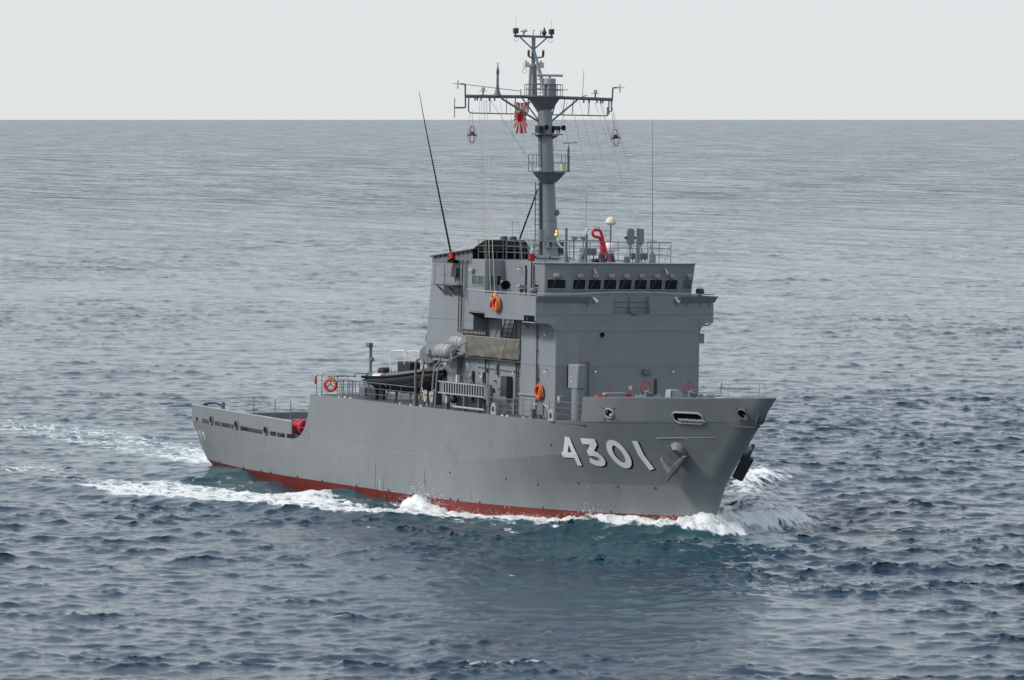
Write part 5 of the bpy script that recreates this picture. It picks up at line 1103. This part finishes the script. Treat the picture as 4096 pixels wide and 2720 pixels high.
# easel-like stand at the rail gap
t = thing('folding_stand', 'grey folding board stand standing in the rail gap below the deckhouse lifebuoy', 'stand', (48.95,-5.80,5.97))
g = G(); g.prism([(-.4,.32),(.32,.30),(.26,.95),(-.38,.95)], 'y', -.03, .02); g.build('board', 'fit_grey', t)
g = G()
for a, b_ in (((-.4,0,0),(-.36,0,.95)), ((.42,0,0),(.28,0,.95))): g.tube([a, b_], .028, 5); g.tube([(a[0],.3,0), b_], .022, 5)
g.build('legs', 'dark_grey', t); g = G(); g.tube([(-.38,0,.9),(-.75,0,.85),(-.95,0,.9)], .022, 5); g.build('guard_rope', 'rope', t); g = G(); g.tube([(.3,0,.9),(.6,0,.82),(.95,0,.78)], .03, 5); g.build('guard_rope', 'rope', t)
# brass bell
t = thing('ship_bell', 'brass bell on a white bracket in front of the mast above the bridge roof', 'bell', (39.85,.0,16.3))
g = G(); g.lathe([(.19,0),(.16,.04),(.11,.16),(.10,.26),(.05,.32),(.02,.34)], (0,0,0), (0,0,1), 18); g.build('bell_body', 'brass', t)
g = G(); g.tube(catmull([(0,.03,0),(.0,.06,-.35),(.05,.18,-.6),(.05,.4,-.72)], 5), .05, 7); g.build('bracket', 'white', t)
g = G(); g.tube([(0,0,-.05),(0,0,.05)], .03, 6); g.build('clapper', 'brass', t)
# bridge-wing instruments
t = thing('searchlight', 'grey drum searchlight with dark lens on the near bridge wing', 'searchlight', (43.75,-5.45,11.68))
g = G(); g.cyl((0,0,0), (0,0,1.35), .07, n=10); g.build('pedestal', 'fit_grey', t)
g = G(); d = Vector((.88,-.40,-.05)).normalized(); g.lathe([(.02,-.30),(.2,-.29),(.27,-.2),(.29,.18),(.31,.2),(.31,.27),(.27,.27),(.25,.16),(.02,.16)], (0,0,1.80), d, 22); g.build('drum', 'fit_grey', t)
g = G(); g.lathe([(.02,.17),(.255,.17),(.02,.185)], (0,0,1.80), d, 22); g.build('glass', 'black', t)
g = G(); g.tube([(0,.33,1.8),(0,.3,1.45),(0,0,1.35),(0,-.3,1.45),(0,-.33,1.8)], .03, 6); g.build('yoke', 'light_grey', t); g = G(); g.box(-.35,-.15,-.12,.12,1.85,2.05); g.build('lamp_house', 'light_grey', t)
t = thing('binoculars', 'large grey binoculars on a stand on the near bridge wing behind the rail', 'binoculars', (45.4,-5.3,11.68))
g = G(); g.cyl((0,0,0), (0,0,1.55), .06, n=10); g.box(-.12,.12,-.15,.15,1.5,1.62); g.tube([(0,-.12,1.2),(0,.14,1.55)], .04, 5); g.build('stand', 'fit_grey', t)
for y in (-.11, .13): g = G(); g.lathe([(.05,-.4),(.07,-.1),(.11,.1),(.125,.3),(.10,.3)], (0,y,1.78), (.95,-.15,-.02), 14); tb = g.build('barrel', 'light_grey', t); g = G(); g.lathe([(.02,.295),(.10,.295),(.02,.30)], (0,y,1.78), (.95,-.15,-.02), 14); g.build('lens', 'black', tb)
for lb, x, y in (('grey bowl-shaped repeater stand on the near bridge wing beside the wheelhouse', 47.3, -5.5), ('dark bowl-shaped repeater with lifting handle on the far bridge wing', 47.6, 5.3)):
    t = thing('gyro_repeater', lb, 'repeater', (x, y, 11.68), (0,0,0), 'repeaters on the bridge wings'); g = G(); g.cyl((0,0,0), (0,0,1.35), .07, n=10); g.build('pedestal', 'fit_grey', t)
    g = G(); g.lathe([(.08,-.02),(.2,.05),(.255,.18),(.24,.32),(.2,.38),(.15,.38),(.05,.34)], (0,0,1.35), (0,0,1), 18); g.build('bowl', 'fit_grey' if y < 0 else 'dark_grey', t); g = G(); g.tube([(0,-.12,1.72),(0,0,1.95),(0,.12,1.72)], .012, 4); g.build('handle', 'fit_grey', t)
# ================================================================== THE SEA
def fft_tile(L, N, seed, wl_min, wl_max, wl_peak, rms, wdir, spread):
    rs = np.random.RandomState(seed); k = 2*np.pi*np.fft.fftfreq(N, L/N); kx, ky = np.meshgrid(k, k, indexing='ij'); kk = np.hypot(kx, ky); kk[0,0] = 1e-6
    kp = 2*np.pi/wl_peak; S = np.exp(-1.25*(kp/kk)**2)/kk**3.3
    cosd = (kx*wdir[0]+ky*wdir[1])/kk; D = spread+(1-spread)*np.clip(cosd, 0, 1)**4+.10*np.clip(-cosd, 0, 1)**2
    S = S*D*(kk > 2*np.pi/wl_max)*(kk < 2*np.pi/wl_min)
    # taper the short-wave cut-off
    S *= np.exp(-(kk/(2*np.pi/wl_min))**4)
    H = np.sqrt(S)*(rs.randn(N, N)+1j*rs.randn(N, N))
    h = np.real(np.fft.ifft2(H)); s = rms/h.std()
    dx = np.real(np.fft.ifft2(-1j*kx/kk*H)); dy_ = np.real(np.fft.ifft2(-1j*ky/kk*H))
    return [(h*s).astype(np.float32), (dx*s).astype(np.float32), (dy_*s).astype(np.float32)], L, N
def samp(tile, x, y, rot=0.0):
    (fl, L, N) = tile; c_, s_ = math.cos(rot), math.sin(rot); xr, yr = c_*x+s_*y, -s_*x+c_*y
    u = np.mod(xr/L*N, N); v = np.mod(yr/L*N, N); i = u.astype(np.int32) % N; j = v.astype(np.int32) % N; fu = u-np.floor(u); fv = v-np.floor(v); i1 = (i+1) % N; j1 = (j+1) % N
    return [a[i,j]*(1-fu)*(1-fv)+a[i1,j]*fu*(1-fv)+a[i,j1]*(1-fu)*fv+a[i1,j1]*fu*fv for a in fl]
WD = (0.80, -0.60)                     # the wind sea runs towards the camera
T1 = fft_tile(173.0, 1024, 3, .9, 45, 10.0, .058, WD, .07)
T2 = fft_tile(47.0, 512, 5, .25, 3.0, 2.2, .034, WD, .14)
# polar sheet about the point below the camera: fine where the waves are near, coarse to the horizon
cols = np.concatenate([np.linspace(-180, -14, 40, endpoint=False), np.linspace(-14, -7.2, 30, endpoint=False), np.linspace(-7.2, 7.2, 500, endpoint=False), np.linspace(7.2, 14, 30, endpoint=False), np.linspace(14, 180, 41)])
rows = [2.0, 60, 120, 170, 188]
while rows[-1] < 400: rows.append(rows[-1]+.215*(rows[-1]/200)**.5)
while rows[-1] < 24000: rows.append(rows[-1]+.42*(rows[-1]/400)**2.05)
rows = np.array(rows); nr, nc = len(rows), len(cols)
th = np.radians(cols)[None,:]; base = math.atan2(math.sin(AZ), -math.cos(AZ)); ang = base+th; rr_ = rows[:,None]
X0 = (CAM.x+rr_*np.cos(ang)).ravel(); Y0 = (CAM.y+rr_*np.sin(ang)).ravel(); RR = np.repeat(rows, nc); CC = np.tile(cols, nr)
fine = (np.abs(CC) <= 14.01)
lodf = np.clip((RR-380)/900, 0, 1)
def vnoise(x, y, s, seed):
    rs = np.random.RandomState(seed); tb = rs.rand(128, 128).astype(np.float32); u = x/s; v = y/s; i = np.floor(u).astype(np.int32); j = np.floor(v).astype(np.int32); fu = u-i; fv = v-j; fu = fu*fu*(3-2*fu); fv = fv*fv*(3-2*fv)
    i0, i1, j0, j1 = i & 127, (i+1) & 127, j & 127, (j+1) & 127
    return tb[i0,j0]*(1-fu)*(1-fv)+tb[i1,j0]*fu*(1-fv)+tb[i0,j1]*(1-fu)*fv+tb[i1,j1]*fu*fv
def fbm(x, y, s, seed, o=4):
    t = 0; a = .5
    for k in range(o): t = t+a*vnoise(x+7*k, y-3*k, s/2**k, seed+k); a *= .5
    return t/(1-.5**o)
sst = lambda x, a, b_: np.clip((x-a)/(b_-a), 0, 1)**2*(3-2*np.clip((x-a)/(b_-a), 0, 1))
XA_, YA_ = X0, Y0
h1, dx1, dy1 = samp(T1, X0, Y0); h1b, dx1b, dy1b = samp(T1, X0*1.37+57, Y0*1.37-31, .5)
h2, dx2, dy2 = samp(T2, X0, Y0, .3)
gust = .86+.30*np.sin(X0*.021+1.3*np.sin(Y0*.017))*np.sin(Y0*.026+.8+np.sin(X0*.013))
calm = 1-.60*np.exp(-(((X0-95)/26)**2+((Y0+24)/12)**2)**2)          # smoother slick ahead of the bow
env = .45+1.05*fbm(XA_, YA_, 26.0, 91, 3); gust = gust*(.55+.75*env)
h = (h1*.85+h1b*.45)*gust; hq = h/float(h.std()); k2 = gust*calm*(1-.75*lodf)*(.38+.85*sst(hq, .2, 2.4)+.45*sst(fbm(XA_, YA_, 11.0, 95, 3), .52, .75))
Z = h*(.55+.45*calm)+h2*k2
CH = -1.45
DX = CH*((dx1*.85+dx1b*.35)*gust*(.5+.5*calm)+dx2*k2*1.15); DY = CH*((dy1*.85+dy1b*.35)*gust*(.5+.5*calm)+dy2*k2*1.15)
hs_ = float(h.std()); ZF, DXF, DYF = Z, DX, DY; XA, YA = X0, Y0
foamF = np.zeros_like(Z); aerF = np.zeros_like(Z)
# a few small breaking crests, only on the steepest waves
ci = np.where((h > 2.6*hs_) & (RR < 900) & fine)[0]
foamF[ci] = sst(h[ci], 2.6*hs_, 3.4*hs_)*sst(vnoise(XA[ci], YA[ci], 9, 77), .6, .8)*.8
# ---- everything the ship does to the water is worked out on the patch around it
idx = np.where((XA > -75) & (XA < 125) & (np.abs(YA) < 62) & fine)[0]
X0 = XA[idx]; Y0 = YA[idx]; Z = ZF[idx]; near = np.ones(len(idx), bool)
# ---- ship-made waves (x along the ship, d outboard of the waterline)
xw = np.array([0,4,8,13,18,36,41,45,48,51,53.5,55.5,57.3,58.4,58.8]); yw = np.array([4.8,5.2,5.6,5.85,6,6,5.7,5.1,4.4,3.5,2.55,1.65,.75,.2,0])
hb = np.where((X0 > -.5) & (X0 < 59), np.interp(X0, xw, yw), 0.0)
ex = np.maximum(0, np.maximum(-X0, X0-59)); ay = np.abs(Y0)
d = np.where(ex > 0, np.hypot(ex, np.maximum(ay-np.where(X0 < 0, 4.8, 0), 0)), ay-hb); dpos = np.maximum(d, 0)
ex_ = [-14,-4,2,4.5,7.5,9,11.2,14,17.5,20,22.4,25.2,27.2,29.4,31.5,33.1,35.2,37.5,40,43,46,49,50.5,52.3,54.3,56.2,58.0,59.3,61,64]
ez_ = [.0,.15,.45,.62,.72,.62,.05,.18,-.22,.0,.30,.50,.32,.42,.15,.0,.42,.12,.05,.05,.25,.42,.50,.66,.72,.70,.78,.5,.12,0]
E_ = np.interp(X0, ex_, ez_)
prox = np.exp(-(dpos/3.2)**1.5)
Zs = Z*(1-.42*np.exp(-(dpos/1.6)**2))+E_*prox
# diverging bow wave, both sides
RX = np.array([-30,-8,8,18,27,35,40,45,50,54,57.0,59]); RY = np.array([34,25.0,20,17.2,14.6,11.4,9.8,8.2,6.0,3.9,1.7,.4]); RH = np.array([.05,.12,.2,.28,.34,.34,.24,.12,.10,.12,.15,.15])
RXp = np.array([-30,0,15,22.6,30.7,38.6,46,50,53.4,56,58,59.3]); RYp = np.array([52,36,28.5,24.5,18.5,14.2,11.2,9.8,7.8,4.2,1.5,.3]); RHp = np.array([.05,.1,.2,.45,.30,.22,.25,.40,.75,.70,.5,.25])
def ridge(sgn):
    rx, ry_, rh_ = (RX, RY, RH) if sgn < 0 else (RXp, RYp, RHp)
    ry = np.interp(X0, rx, ry_); rh = np.interp(X0, rx, rh_)*sst(-X0, -60.2, -58.6)*(X0 > -30); sl_ = np.gradient(ry_, rx); sl_ = np.interp(X0, rx, sl_); s = (sgn*Y0-ry)/np.sqrt(1+sl_**2)
    wd = .9+.02*(60-X0); return rh*np.exp(-(s/wd)**2)*(.9+.1*np.sin(X0*.7+sgn))-.45*rh*np.exp(-((s-2.6*wd)/(1.5*wd))**2), s, wd
rs_, ss_, ws_ = ridge(-1); rp_, sp_, wp_ = ridge(1)
Zs = Zs+rs_+rp_
Z = Zs; damp = 1-.5*np.exp(-(dpos/1.2)**2)
# ---- foam
foam = foamF[idx].copy(); stb = Y0 < 0; FB_ = fbm(X0, Y0, 2.2, 51)
# against the hull from the stem aft: thick at the bow, thinning amidships
wbow = np.interp(X0, [29,33,37,42,47,52,56,59,60.5,61.5], [.2,.9,2.6,2.5,1.9,1.7,1.6,1.6,1.2,.0])*(.7+.6*fbm(X0, Y0, 1.7, 33))
f1 = np.interp(X0, [28,31,34.5,36.5,40,46,49,51,54,58,60,61.5], [0,.4,1.05,1.15,1.0,1.02,.95,1.0,1.08,1.10,1.0,0])*(1-sst(dpos, wbow*.75, wbow*1.35))
foam = np.maximum(foam, np.where(near, f1, 0))
# band carried aft along the starboard side
yi = np.interp(X0, [4,8,12,18,23,26,30,33.5,36,40], [13.5,11.2,9.9,9.4,7.4,7.6,8.6,8.9,7.4,6.6]); yo = np.interp(X0, [4,8,12,16,20,23,28,32,36,40,44], [16,17.2,18.0,18.4,17.4,15.6,14.9,13.6,11.9,9.8,8.2])
fb = sst(-Y0, yi-.9, yi+.5)*(1-sst(-Y0, yo-.6, yo+.3))*np.interp(X0, [1,5,9,14,22,28,34,40,45], [0,.5,.98,1.0,1.05,1.0,1.02,.95,0]); foam = np.maximum(foam, np.where(near & stb, fb*(.62+.62*fbm(X0, Y0, 2.6, 41)), 0))
fl = .42*np.interp(X0, [2,8,16,24,30,36], [0,.6,.8,.9,.9,0])*sst(dpos, .2, 1.5)*(1-sst(-Y0, yi-.6, yi+.6)); foam = np.maximum(foam, np.where(near & stb, fl*(.5+.9*fbm(X0, Y0, 1.8, 45)), 0))
# port side plume and streak
fp = np.exp(-((sp_-.15)/(1.35*wp_))**2)*np.interp(X0, [15,21,24,30,36,42,47,50,52.5,55,58,59.4], [0,.95,1.0,.75,.62,.7,.85,1.05,1.25,1.3,1.25,.2]); foam = np.maximum(foam, np.where(near & ~stb, fp, 0))
fpi = .95*sst(-sp_, -.4, .8)*np.interp(X0, [20,36,46,54,59], [.3,.6,.95,1.05,.9])*(d > 0); foam = np.maximum(foam, np.where(near & ~stb, fpi*(.35+.9*fbm(X0, Y0, 2.2, 47)), 0))
fcr = np.exp(-(ss_/(.45*ws_))**2)*np.interp(X0, [40,44,48,52,55,58], [.2,.5,.62,.45,.3,0])*(.3+1.0*fbm(X0, Y0, 2.0, 49)); foam = np.maximum(foam, np.where(near & stb, fcr, 0))
fw_ = sst(-X0, -1.5, 3)*np.interp(X0, [-75,-55,-30,-12,-3,2], [.45,.58,.72,.95,1.1,.7])*np.exp(-((Y0-.4+X0*.03)/np.interp(X0, [-75,-30,0], [5.5,4.8,4.3]))**4); foam = np.maximum(foam, fw_*(.25+.95*fbm(X0, Y0*1.6, 3.0, 57)))
# patches astern: outer foam, wake streaks
def blob(cx, cy, rx, ry, a, rot=0.0):
    c_, s_ = math.cos(rot), math.sin(rot); u = (X0-cx)*c_+(Y0-cy)*s_; v = -(X0-cx)*s_+(Y0-cy)*c_; return a*np.exp(-((u/rx)**2+(v/ry)**2)**1.5)
for q in ((-5,-14.2,6.0,2.6,.72,.1), (-1.0,-14.6,3.0,1.6,.62,0), (5,-15,3.0,1.2,.55,.2), (-13.5,-15.5,4,1.6,.55,0), (-42,4.0,9,1.3,.55,.12), (-38,5.1,2.5,1.0,.75,0), (-26,2.0,5,1.2,.52,0), (-18,2.6,5,2.0,.72,0), (-12,.8,5,2.0,.80,0), (-7,.2,5,3.2,.70,0), (-2.5,-1.5,2.5,3.4,.75,0),
          (50.6,-8.5,2.2,.5,.72,-.35), (44.4,-14.4,1.3,.35,.85,.2), (72.5,-20,.8,.2,.6,.1)):
    foam = np.maximum(foam, blob(*q)*(.55+.75*FB_))
foam = np.where((d < -.4) & near, 0, foam)
# lumpy white water
lump = sst(foam, .45, .95)*np.where(near, 1, 0); n1 = fbm(X0, Y0, .9, 61, 4); n0 = fbm(X0, Y0, .42, 67, 3); Z = Z+lump*((n1-.5)*.34+(n0-.5)*.40+.08)*np.where((X0 > 28) & (dpos < 4.5) | (Y0 > 0), 1, .42)
pk = np.exp(-(((X0-35.4)/1.1)**2+((dpos-.9)/.8)**2))*.42+np.exp(-(((X0-52.3)/.5)**2+((dpos-.4)/.45)**2))*.38+np.exp(-(((X0-58.6)/1.5)**2+((dpos-.5)/.9)**2))*.30; Z = Z+pk*np.clip(2.0*n1-.15+1.4*(n0-.5), 0, 2)
# aerated, greener water beside and behind the ship, greener patches off the bow
aer = np.maximum.reduce([.85*np.exp(-((X0+14)/17)**2-((Y0-.2)/4.2)**2), .55*np.exp(-((X0+38)/14)**2-((Y0-3.5)/4.0)**2), .40*np.exp(-(((X0-62)/10)**2+((Y0+9)/7)**2)), .35*np.exp(-((dpos-1)/4.0)**2)*(np.abs(X0-30) < 34), .30*np.exp(-(((X0-83)/16)**2+((Y0+24)/8)**2))]); 
ZF[idx] = Z; DXF[idx] *= damp; DYF[idx] *= damp; foamF[idx] = foam; aerF[idx] = aer
X0, Y0, Z, DX, DY, foam, aer = XA, YA, ZF, DXF, DYF, foamF, aerF
curv = -(RR**2)/(2*6371000.0)
X1 = np.where(fine, X0+DX, X0); Y1 = np.where(fine, Y0+DY, Y0); Z1 = np.where(fine, Z, 0)+curv
co = np.stack([X1, Y1, Z1], 1).astype(np.float32)
ii = np.arange((nr-1)*(nc-1)); a = (ii//(nc-1))*nc+ii % (nc-1); quads = np.stack([a, a+nc, a+nc+1, a+1], 1).astype(np.int32)
me = bpy.data.meshes.new('sea'); me.vertices.add(len(co)); me.vertices.foreach_set('co', co.ravel()); me.loops.add(quads.size); me.loops.foreach_set('vertex_index', quads.ravel())
me.polygons.add(len(quads)); me.polygons.foreach_set('loop_start', np.arange(0, quads.size, 4, dtype=np.int32)); me.polygons.foreach_set('use_smooth', np.ones(len(quads), dtype=bool)); me.update(calc_edges=True)
for nm, ar in (('foam', foam), ('aerated', aer), ('far', lodf)):
    at = me.attributes.new(nm, 'FLOAT', 'POINT'); at.data.foreach_set('value', ar.astype(np.float32))
sea = bpy.data.objects.new('sea', me); col.objects.link(sea); sea['kind'] = 'structure'
m, n, b = nmat('sea_water'); L = n.links
def nd(t, **kw):
    q = n.nodes.new(t)
    for k_, v_ in kw.items(): setattr(q, k_, v_)
    return q
def attr(a_): q = nd('ShaderNodeAttribute'); q.attribute_name = a_; return q.outputs['Fac']
def mth(op, a_, b_=None, c_=None):
    q = nd('ShaderNodeMath', operation=op)
    for i, s_ in enumerate((a_, b_, c_)):
        if s_ is None: continue
        if isinstance(s_, (int, float)): q.inputs[i].default_value = s_
        else: L.new(s_, q.inputs[i])
    return q.outputs[0]
geo = nd('ShaderNodeNewGeometry'); mp = nd('ShaderNodeMapping'); mp.inputs['Rotation'].default_value = (0, 0, R_(37)); mp.inputs['Scale'].default_value = (1.0, .55, 1.0); L.new(geo.outputs['Position'], mp.inputs['Vector'])
def noise(sc, det, ro=.55, vec=None): q = nd('ShaderNodeTexNoise'); q.inputs['Scale'].default_value = sc; q.inputs['Detail'].default_value = det; q.inputs['Roughness'].default_value = ro; L.new(vec or mp.outputs[0], q.inputs['Vector']); return q.outputs['Fac']
far = attr('far')
hgt = mth('MULTIPLY', noise(2.6, 7, .68), .025)
# far off, single waves blur together and wind streaks and gust patches carry the texture
mps = nd('ShaderNodeMapping'); mps.inputs['Rotation'].default_value = (0, 0, R_(32)); mps.inputs['Scale'].default_value = (.020, .16, 1.0); L.new(geo.outputs['Position'], mps.inputs['Vector'])
hgt = mth('ADD', hgt, mth('MULTIPLY', mth('MULTIPLY', noise(.11, 6, .68), far), 1.1))
bp = nd('ShaderNodeBump'); bp.inputs['Strength'].default_value = 1.0; bp.inputs['Distance'].default_value = 1.0; L.new(hgt, bp.inputs['Height'])
mxw = nd('ShaderNodeMix', data_type='RGBA'); L.new(attr('aerated'), mxw.inputs[0]); mxw.inputs[6].default_value = (.016, .037, .062, 1); mxw.inputs[7].default_value = (.045, .140, .145, 1)
L.new(mxw.outputs[2], b.inputs['Base Color']); b.inputs['IOR'].default_value = 1.333; gus = nd('ShaderNodeMapRange'); gus.inputs[1].default_value = .36; gus.inputs[2].default_value = .66; gus.inputs[3].default_value = .0; gus.inputs[4].default_value = .34; L.new(noise(1.0, 5, .7, mps.outputs[0]), gus.inputs[0]); L.new(mth('ADD', mth('MULTIPLY', far, gus.outputs[0]), .06), b.inputs['Roughness']); L.new(bp.outputs[0], b.inputs['Normal'])
fo = n.nodes.new('ShaderNodeBsdfPrincipled'); fo.inputs['Base Color'].default_value = (.88, .90, .90, 1); fo.inputs['Roughness'].default_value = .9; fo.inputs['Specular IOR Level'].default_value = .1
mp2 = nd('ShaderNodeMapping'); mp2.inputs['Scale'].default_value = (.75, 1.5, 1.0); L.new(geo.outputs['Position'], mp2.inputs['Vector'])
fn = noise(1.0, 9, .70, mp2.outputs[0]); bub = noise(9.0, 4, .6, geo.outputs['Position'])
bf = nd('ShaderNodeBump'); bf.inputs['Strength'].default_value = .9; bf.inputs['Distance'].default_value = .22; L.new(mth('ADD', fn, mth('MULTIPLY', bub, .3)), bf.inputs['Height']); L.new(bf.outputs[0], fo.inputs['Normal'])
vo = nd('ShaderNodeTexVoronoi', feature='DISTANCE_TO_EDGE'); vo.inputs['Scale'].default_value = .9
nzc = nd('ShaderNodeTexNoise'); nzc.inputs['Scale'].default_value = 1.1; nzc.inputs['Detail'].default_value = 4; L.new(mp2.outputs[0], nzc.inputs['Vector'])
vad = nd('ShaderNodeVectorMath', operation='ADD'); vsc = nd('ShaderNodeVectorMath', operation='SCALE'); vsc.inputs['Scale'].default_value = 1.1; L.new(nzc.outputs['Color'], vsc.inputs[0]); L.new(mp2.outputs[0], vad.inputs[0]); L.new(vsc.outputs[0], vad.inputs[1]); L.new(vad.outputs[0], vo.inputs['Vector'])
lace = nd('ShaderNodeMapRange'); lace.inputs[1].default_value = 0; lace.inputs[2].default_value = .22; lace.inputs[3].default_value = .20; lace.inputs[4].default_value = -.14; L.new(vo.outputs['Distance'], lace.inputs[0])
fa = attr('foam')
fv = mth('ADD', fa, mth('MULTIPLY', mth('SUBTRACT', fn, .5), 1.9)); fv = mth('ADD', fv, mth('MULTIPLY', mth('SUBTRACT', bub, .5), .45)); fv = mth('ADD', fv, lace.outputs[0])
ms = nd('ShaderNodeMapRange', interpolation_type='SMOOTHSTEP'); ms.inputs[1].default_value = .46; ms.inputs[2].default_value = 1.02; ms.inputs[4].default_value = .97; L.new(fv, ms.inputs[0])
mk = mth('MULTIPLY', ms.outputs[0], mth('GREATER_THAN', fa, .10))
mixs = nd('ShaderNodeMixShader'); L.new(mk, mixs.inputs[0]); L.new(b.outputs[0], mixs.inputs[1]); L.new(fo.outputs[0], mixs.inputs[2]); L.new(mixs.outputs[0], n.nodes['Material Output'].inputs['Surface']); me.materials.append(m)

# spray thrown up by the bow wave: droplets and clots
rs = np.random.RandomState(11); g = G()
def drop(p, r):
    k = [(1,0,-.6),(-.5,.87,-.6),(-.5,-.87,-.6),(.2,.1,1.1),(-.2,-.1,-1)]; q = rs.rand()*6.28; c_, s_ = math.cos(q), math.sin(q)
    g.add([(p[0]+r*(a_*c_-b_*s_), p[1]+r*(a_*s_+b_*c_), p[2]+r*z_) for a_, b_, z_ in k], [(0,1,3),(1,2,3),(2,0,3),(0,4,1),(1,4,2),(2,4,0)])
for cx, n_, sp_x, up, zb in ((35.4,700,1.3,.40,.6), (51.6,480,.5,.60,.75), (57.6,900,1.2,.22,.85), (55.0,700,2.2,.16,.80), (48,350,3,.10,.55), (41.0,250,2.5,.09,.25)):
    for _ in range(n_):
        x = cx+rs.randn()*sp_x
        if x > 60: continue
        hbx = float(np.interp(x, xw, yw)) if x < 58.8 else 0; y = -(hbx+.12+abs(rs.randn())*.45); z = zb*.75+abs(rs.randn())**1.3*up; drop((x, y, z), .010+.026*rs.rand()**3)
for _ in range(1500):
    x = 55.5+rs.randn()*2.0; y = float(np.interp(x, RXp, RYp))+rs.randn()*.6-.1
    if x < 59.2: drop((x, y, .5+abs(rs.randn())*.30), .010+.028*rs.rand()**3)
paint('spray_white', (.80,.82,.82), .9, .02)
sp = g.build('bow_spray', 'spray_white', None, smooth=False, recalc=False); tag(sp, 'fine white spray thrown up where the bow wave breaks along the hull', 'spray', kind='stuff')

# thin exhaust smoke drifting aft from the funnel
g = G(); g.box(-5.5, 5.5, -2.2, 2.2, -1.6, 1.6); m, n, b = nmat('smoke'); n.nodes.remove(b)
tc = n.nodes.new('ShaderNodeTexCoord'); nz = n.nodes.new('ShaderNodeTexNoise'); nz.inputs['Scale'].default_value = .55; nz.inputs['Detail'].default_value = 3; n.links.new(tc.outputs['Object'], nz.inputs['Vector'])
gm = n.nodes.new('ShaderNodeMapping'); gm.inputs['Scale'].default_value = (1/5.5, 1/2.2, 1/1.6); n.links.new(tc.outputs['Object'], gm.inputs['Vector'])
gr = n.nodes.new('ShaderNodeTexGradient'); gr.gradient_type = 'SPHERICAL'; n.links.new(gm.outputs[0], gr.inputs[0])
mr = n.nodes.new('ShaderNodeMapRange'); mr.inputs[1].default_value = .35; mr.inputs[2].default_value = .7; n.links.new(nz.outputs['Fac'], mr.inputs[0])
mu = n.nodes.new('ShaderNodeMath'); mu.operation = 'MULTIPLY'; n.links.new(mr.outputs[0], mu.inputs[0]); n.links.new(gr.outputs['Fac'], mu.inputs[1])
mu2 = n.nodes.new('ShaderNodeMath'); mu2.operation = 'MULTIPLY'; n.links.new(mu.outputs[0], mu2.inputs[0]); mu2.inputs[1].default_value = .32
pv = n.nodes.new('ShaderNodeVolumePrincipled'); pv.inputs['Color'].default_value = (.80,.80,.81,1); n.links.new(mu2.outputs[0], pv.inputs['Density']); n.links.new(pv.outputs[0], n.nodes['Material Output'].inputs['Volume'])
sm = g.build('exhaust_smoke', 'smoke', None, smooth=False); sm.location = (33.5,-1.2,17.6); tag(sm, 'thin grey exhaust smoke drifting above the funnel', 'smoke', kind='stuff')

# the hazy air between here and the horizon
HAZE = False
if HAZE:
    g = G(); g.box(-24000, 24600, -24400, 24200, -60, 34); m, n, b = nmat('haze_air'); n.nodes.remove(b)
    pv = n.nodes.new('ShaderNodeVolumePrincipled'); pv.inputs['Color'].default_value = (.93,.97,1.0,1); pv.inputs['Density'].default_value = 1.3e-5; pv.inputs['Anisotropy'].default_value = .2
    n.links.new(pv.outputs[0], n.nodes['Material Output'].inputs['Volume'])
    hz = g.build('haze', 'haze_air', None, smooth=False); hz['kind'] = 'stuff'; hz['label'] = 'thin pale haze over the whole sea towards the horizon'; hz['category'] = 'haze'
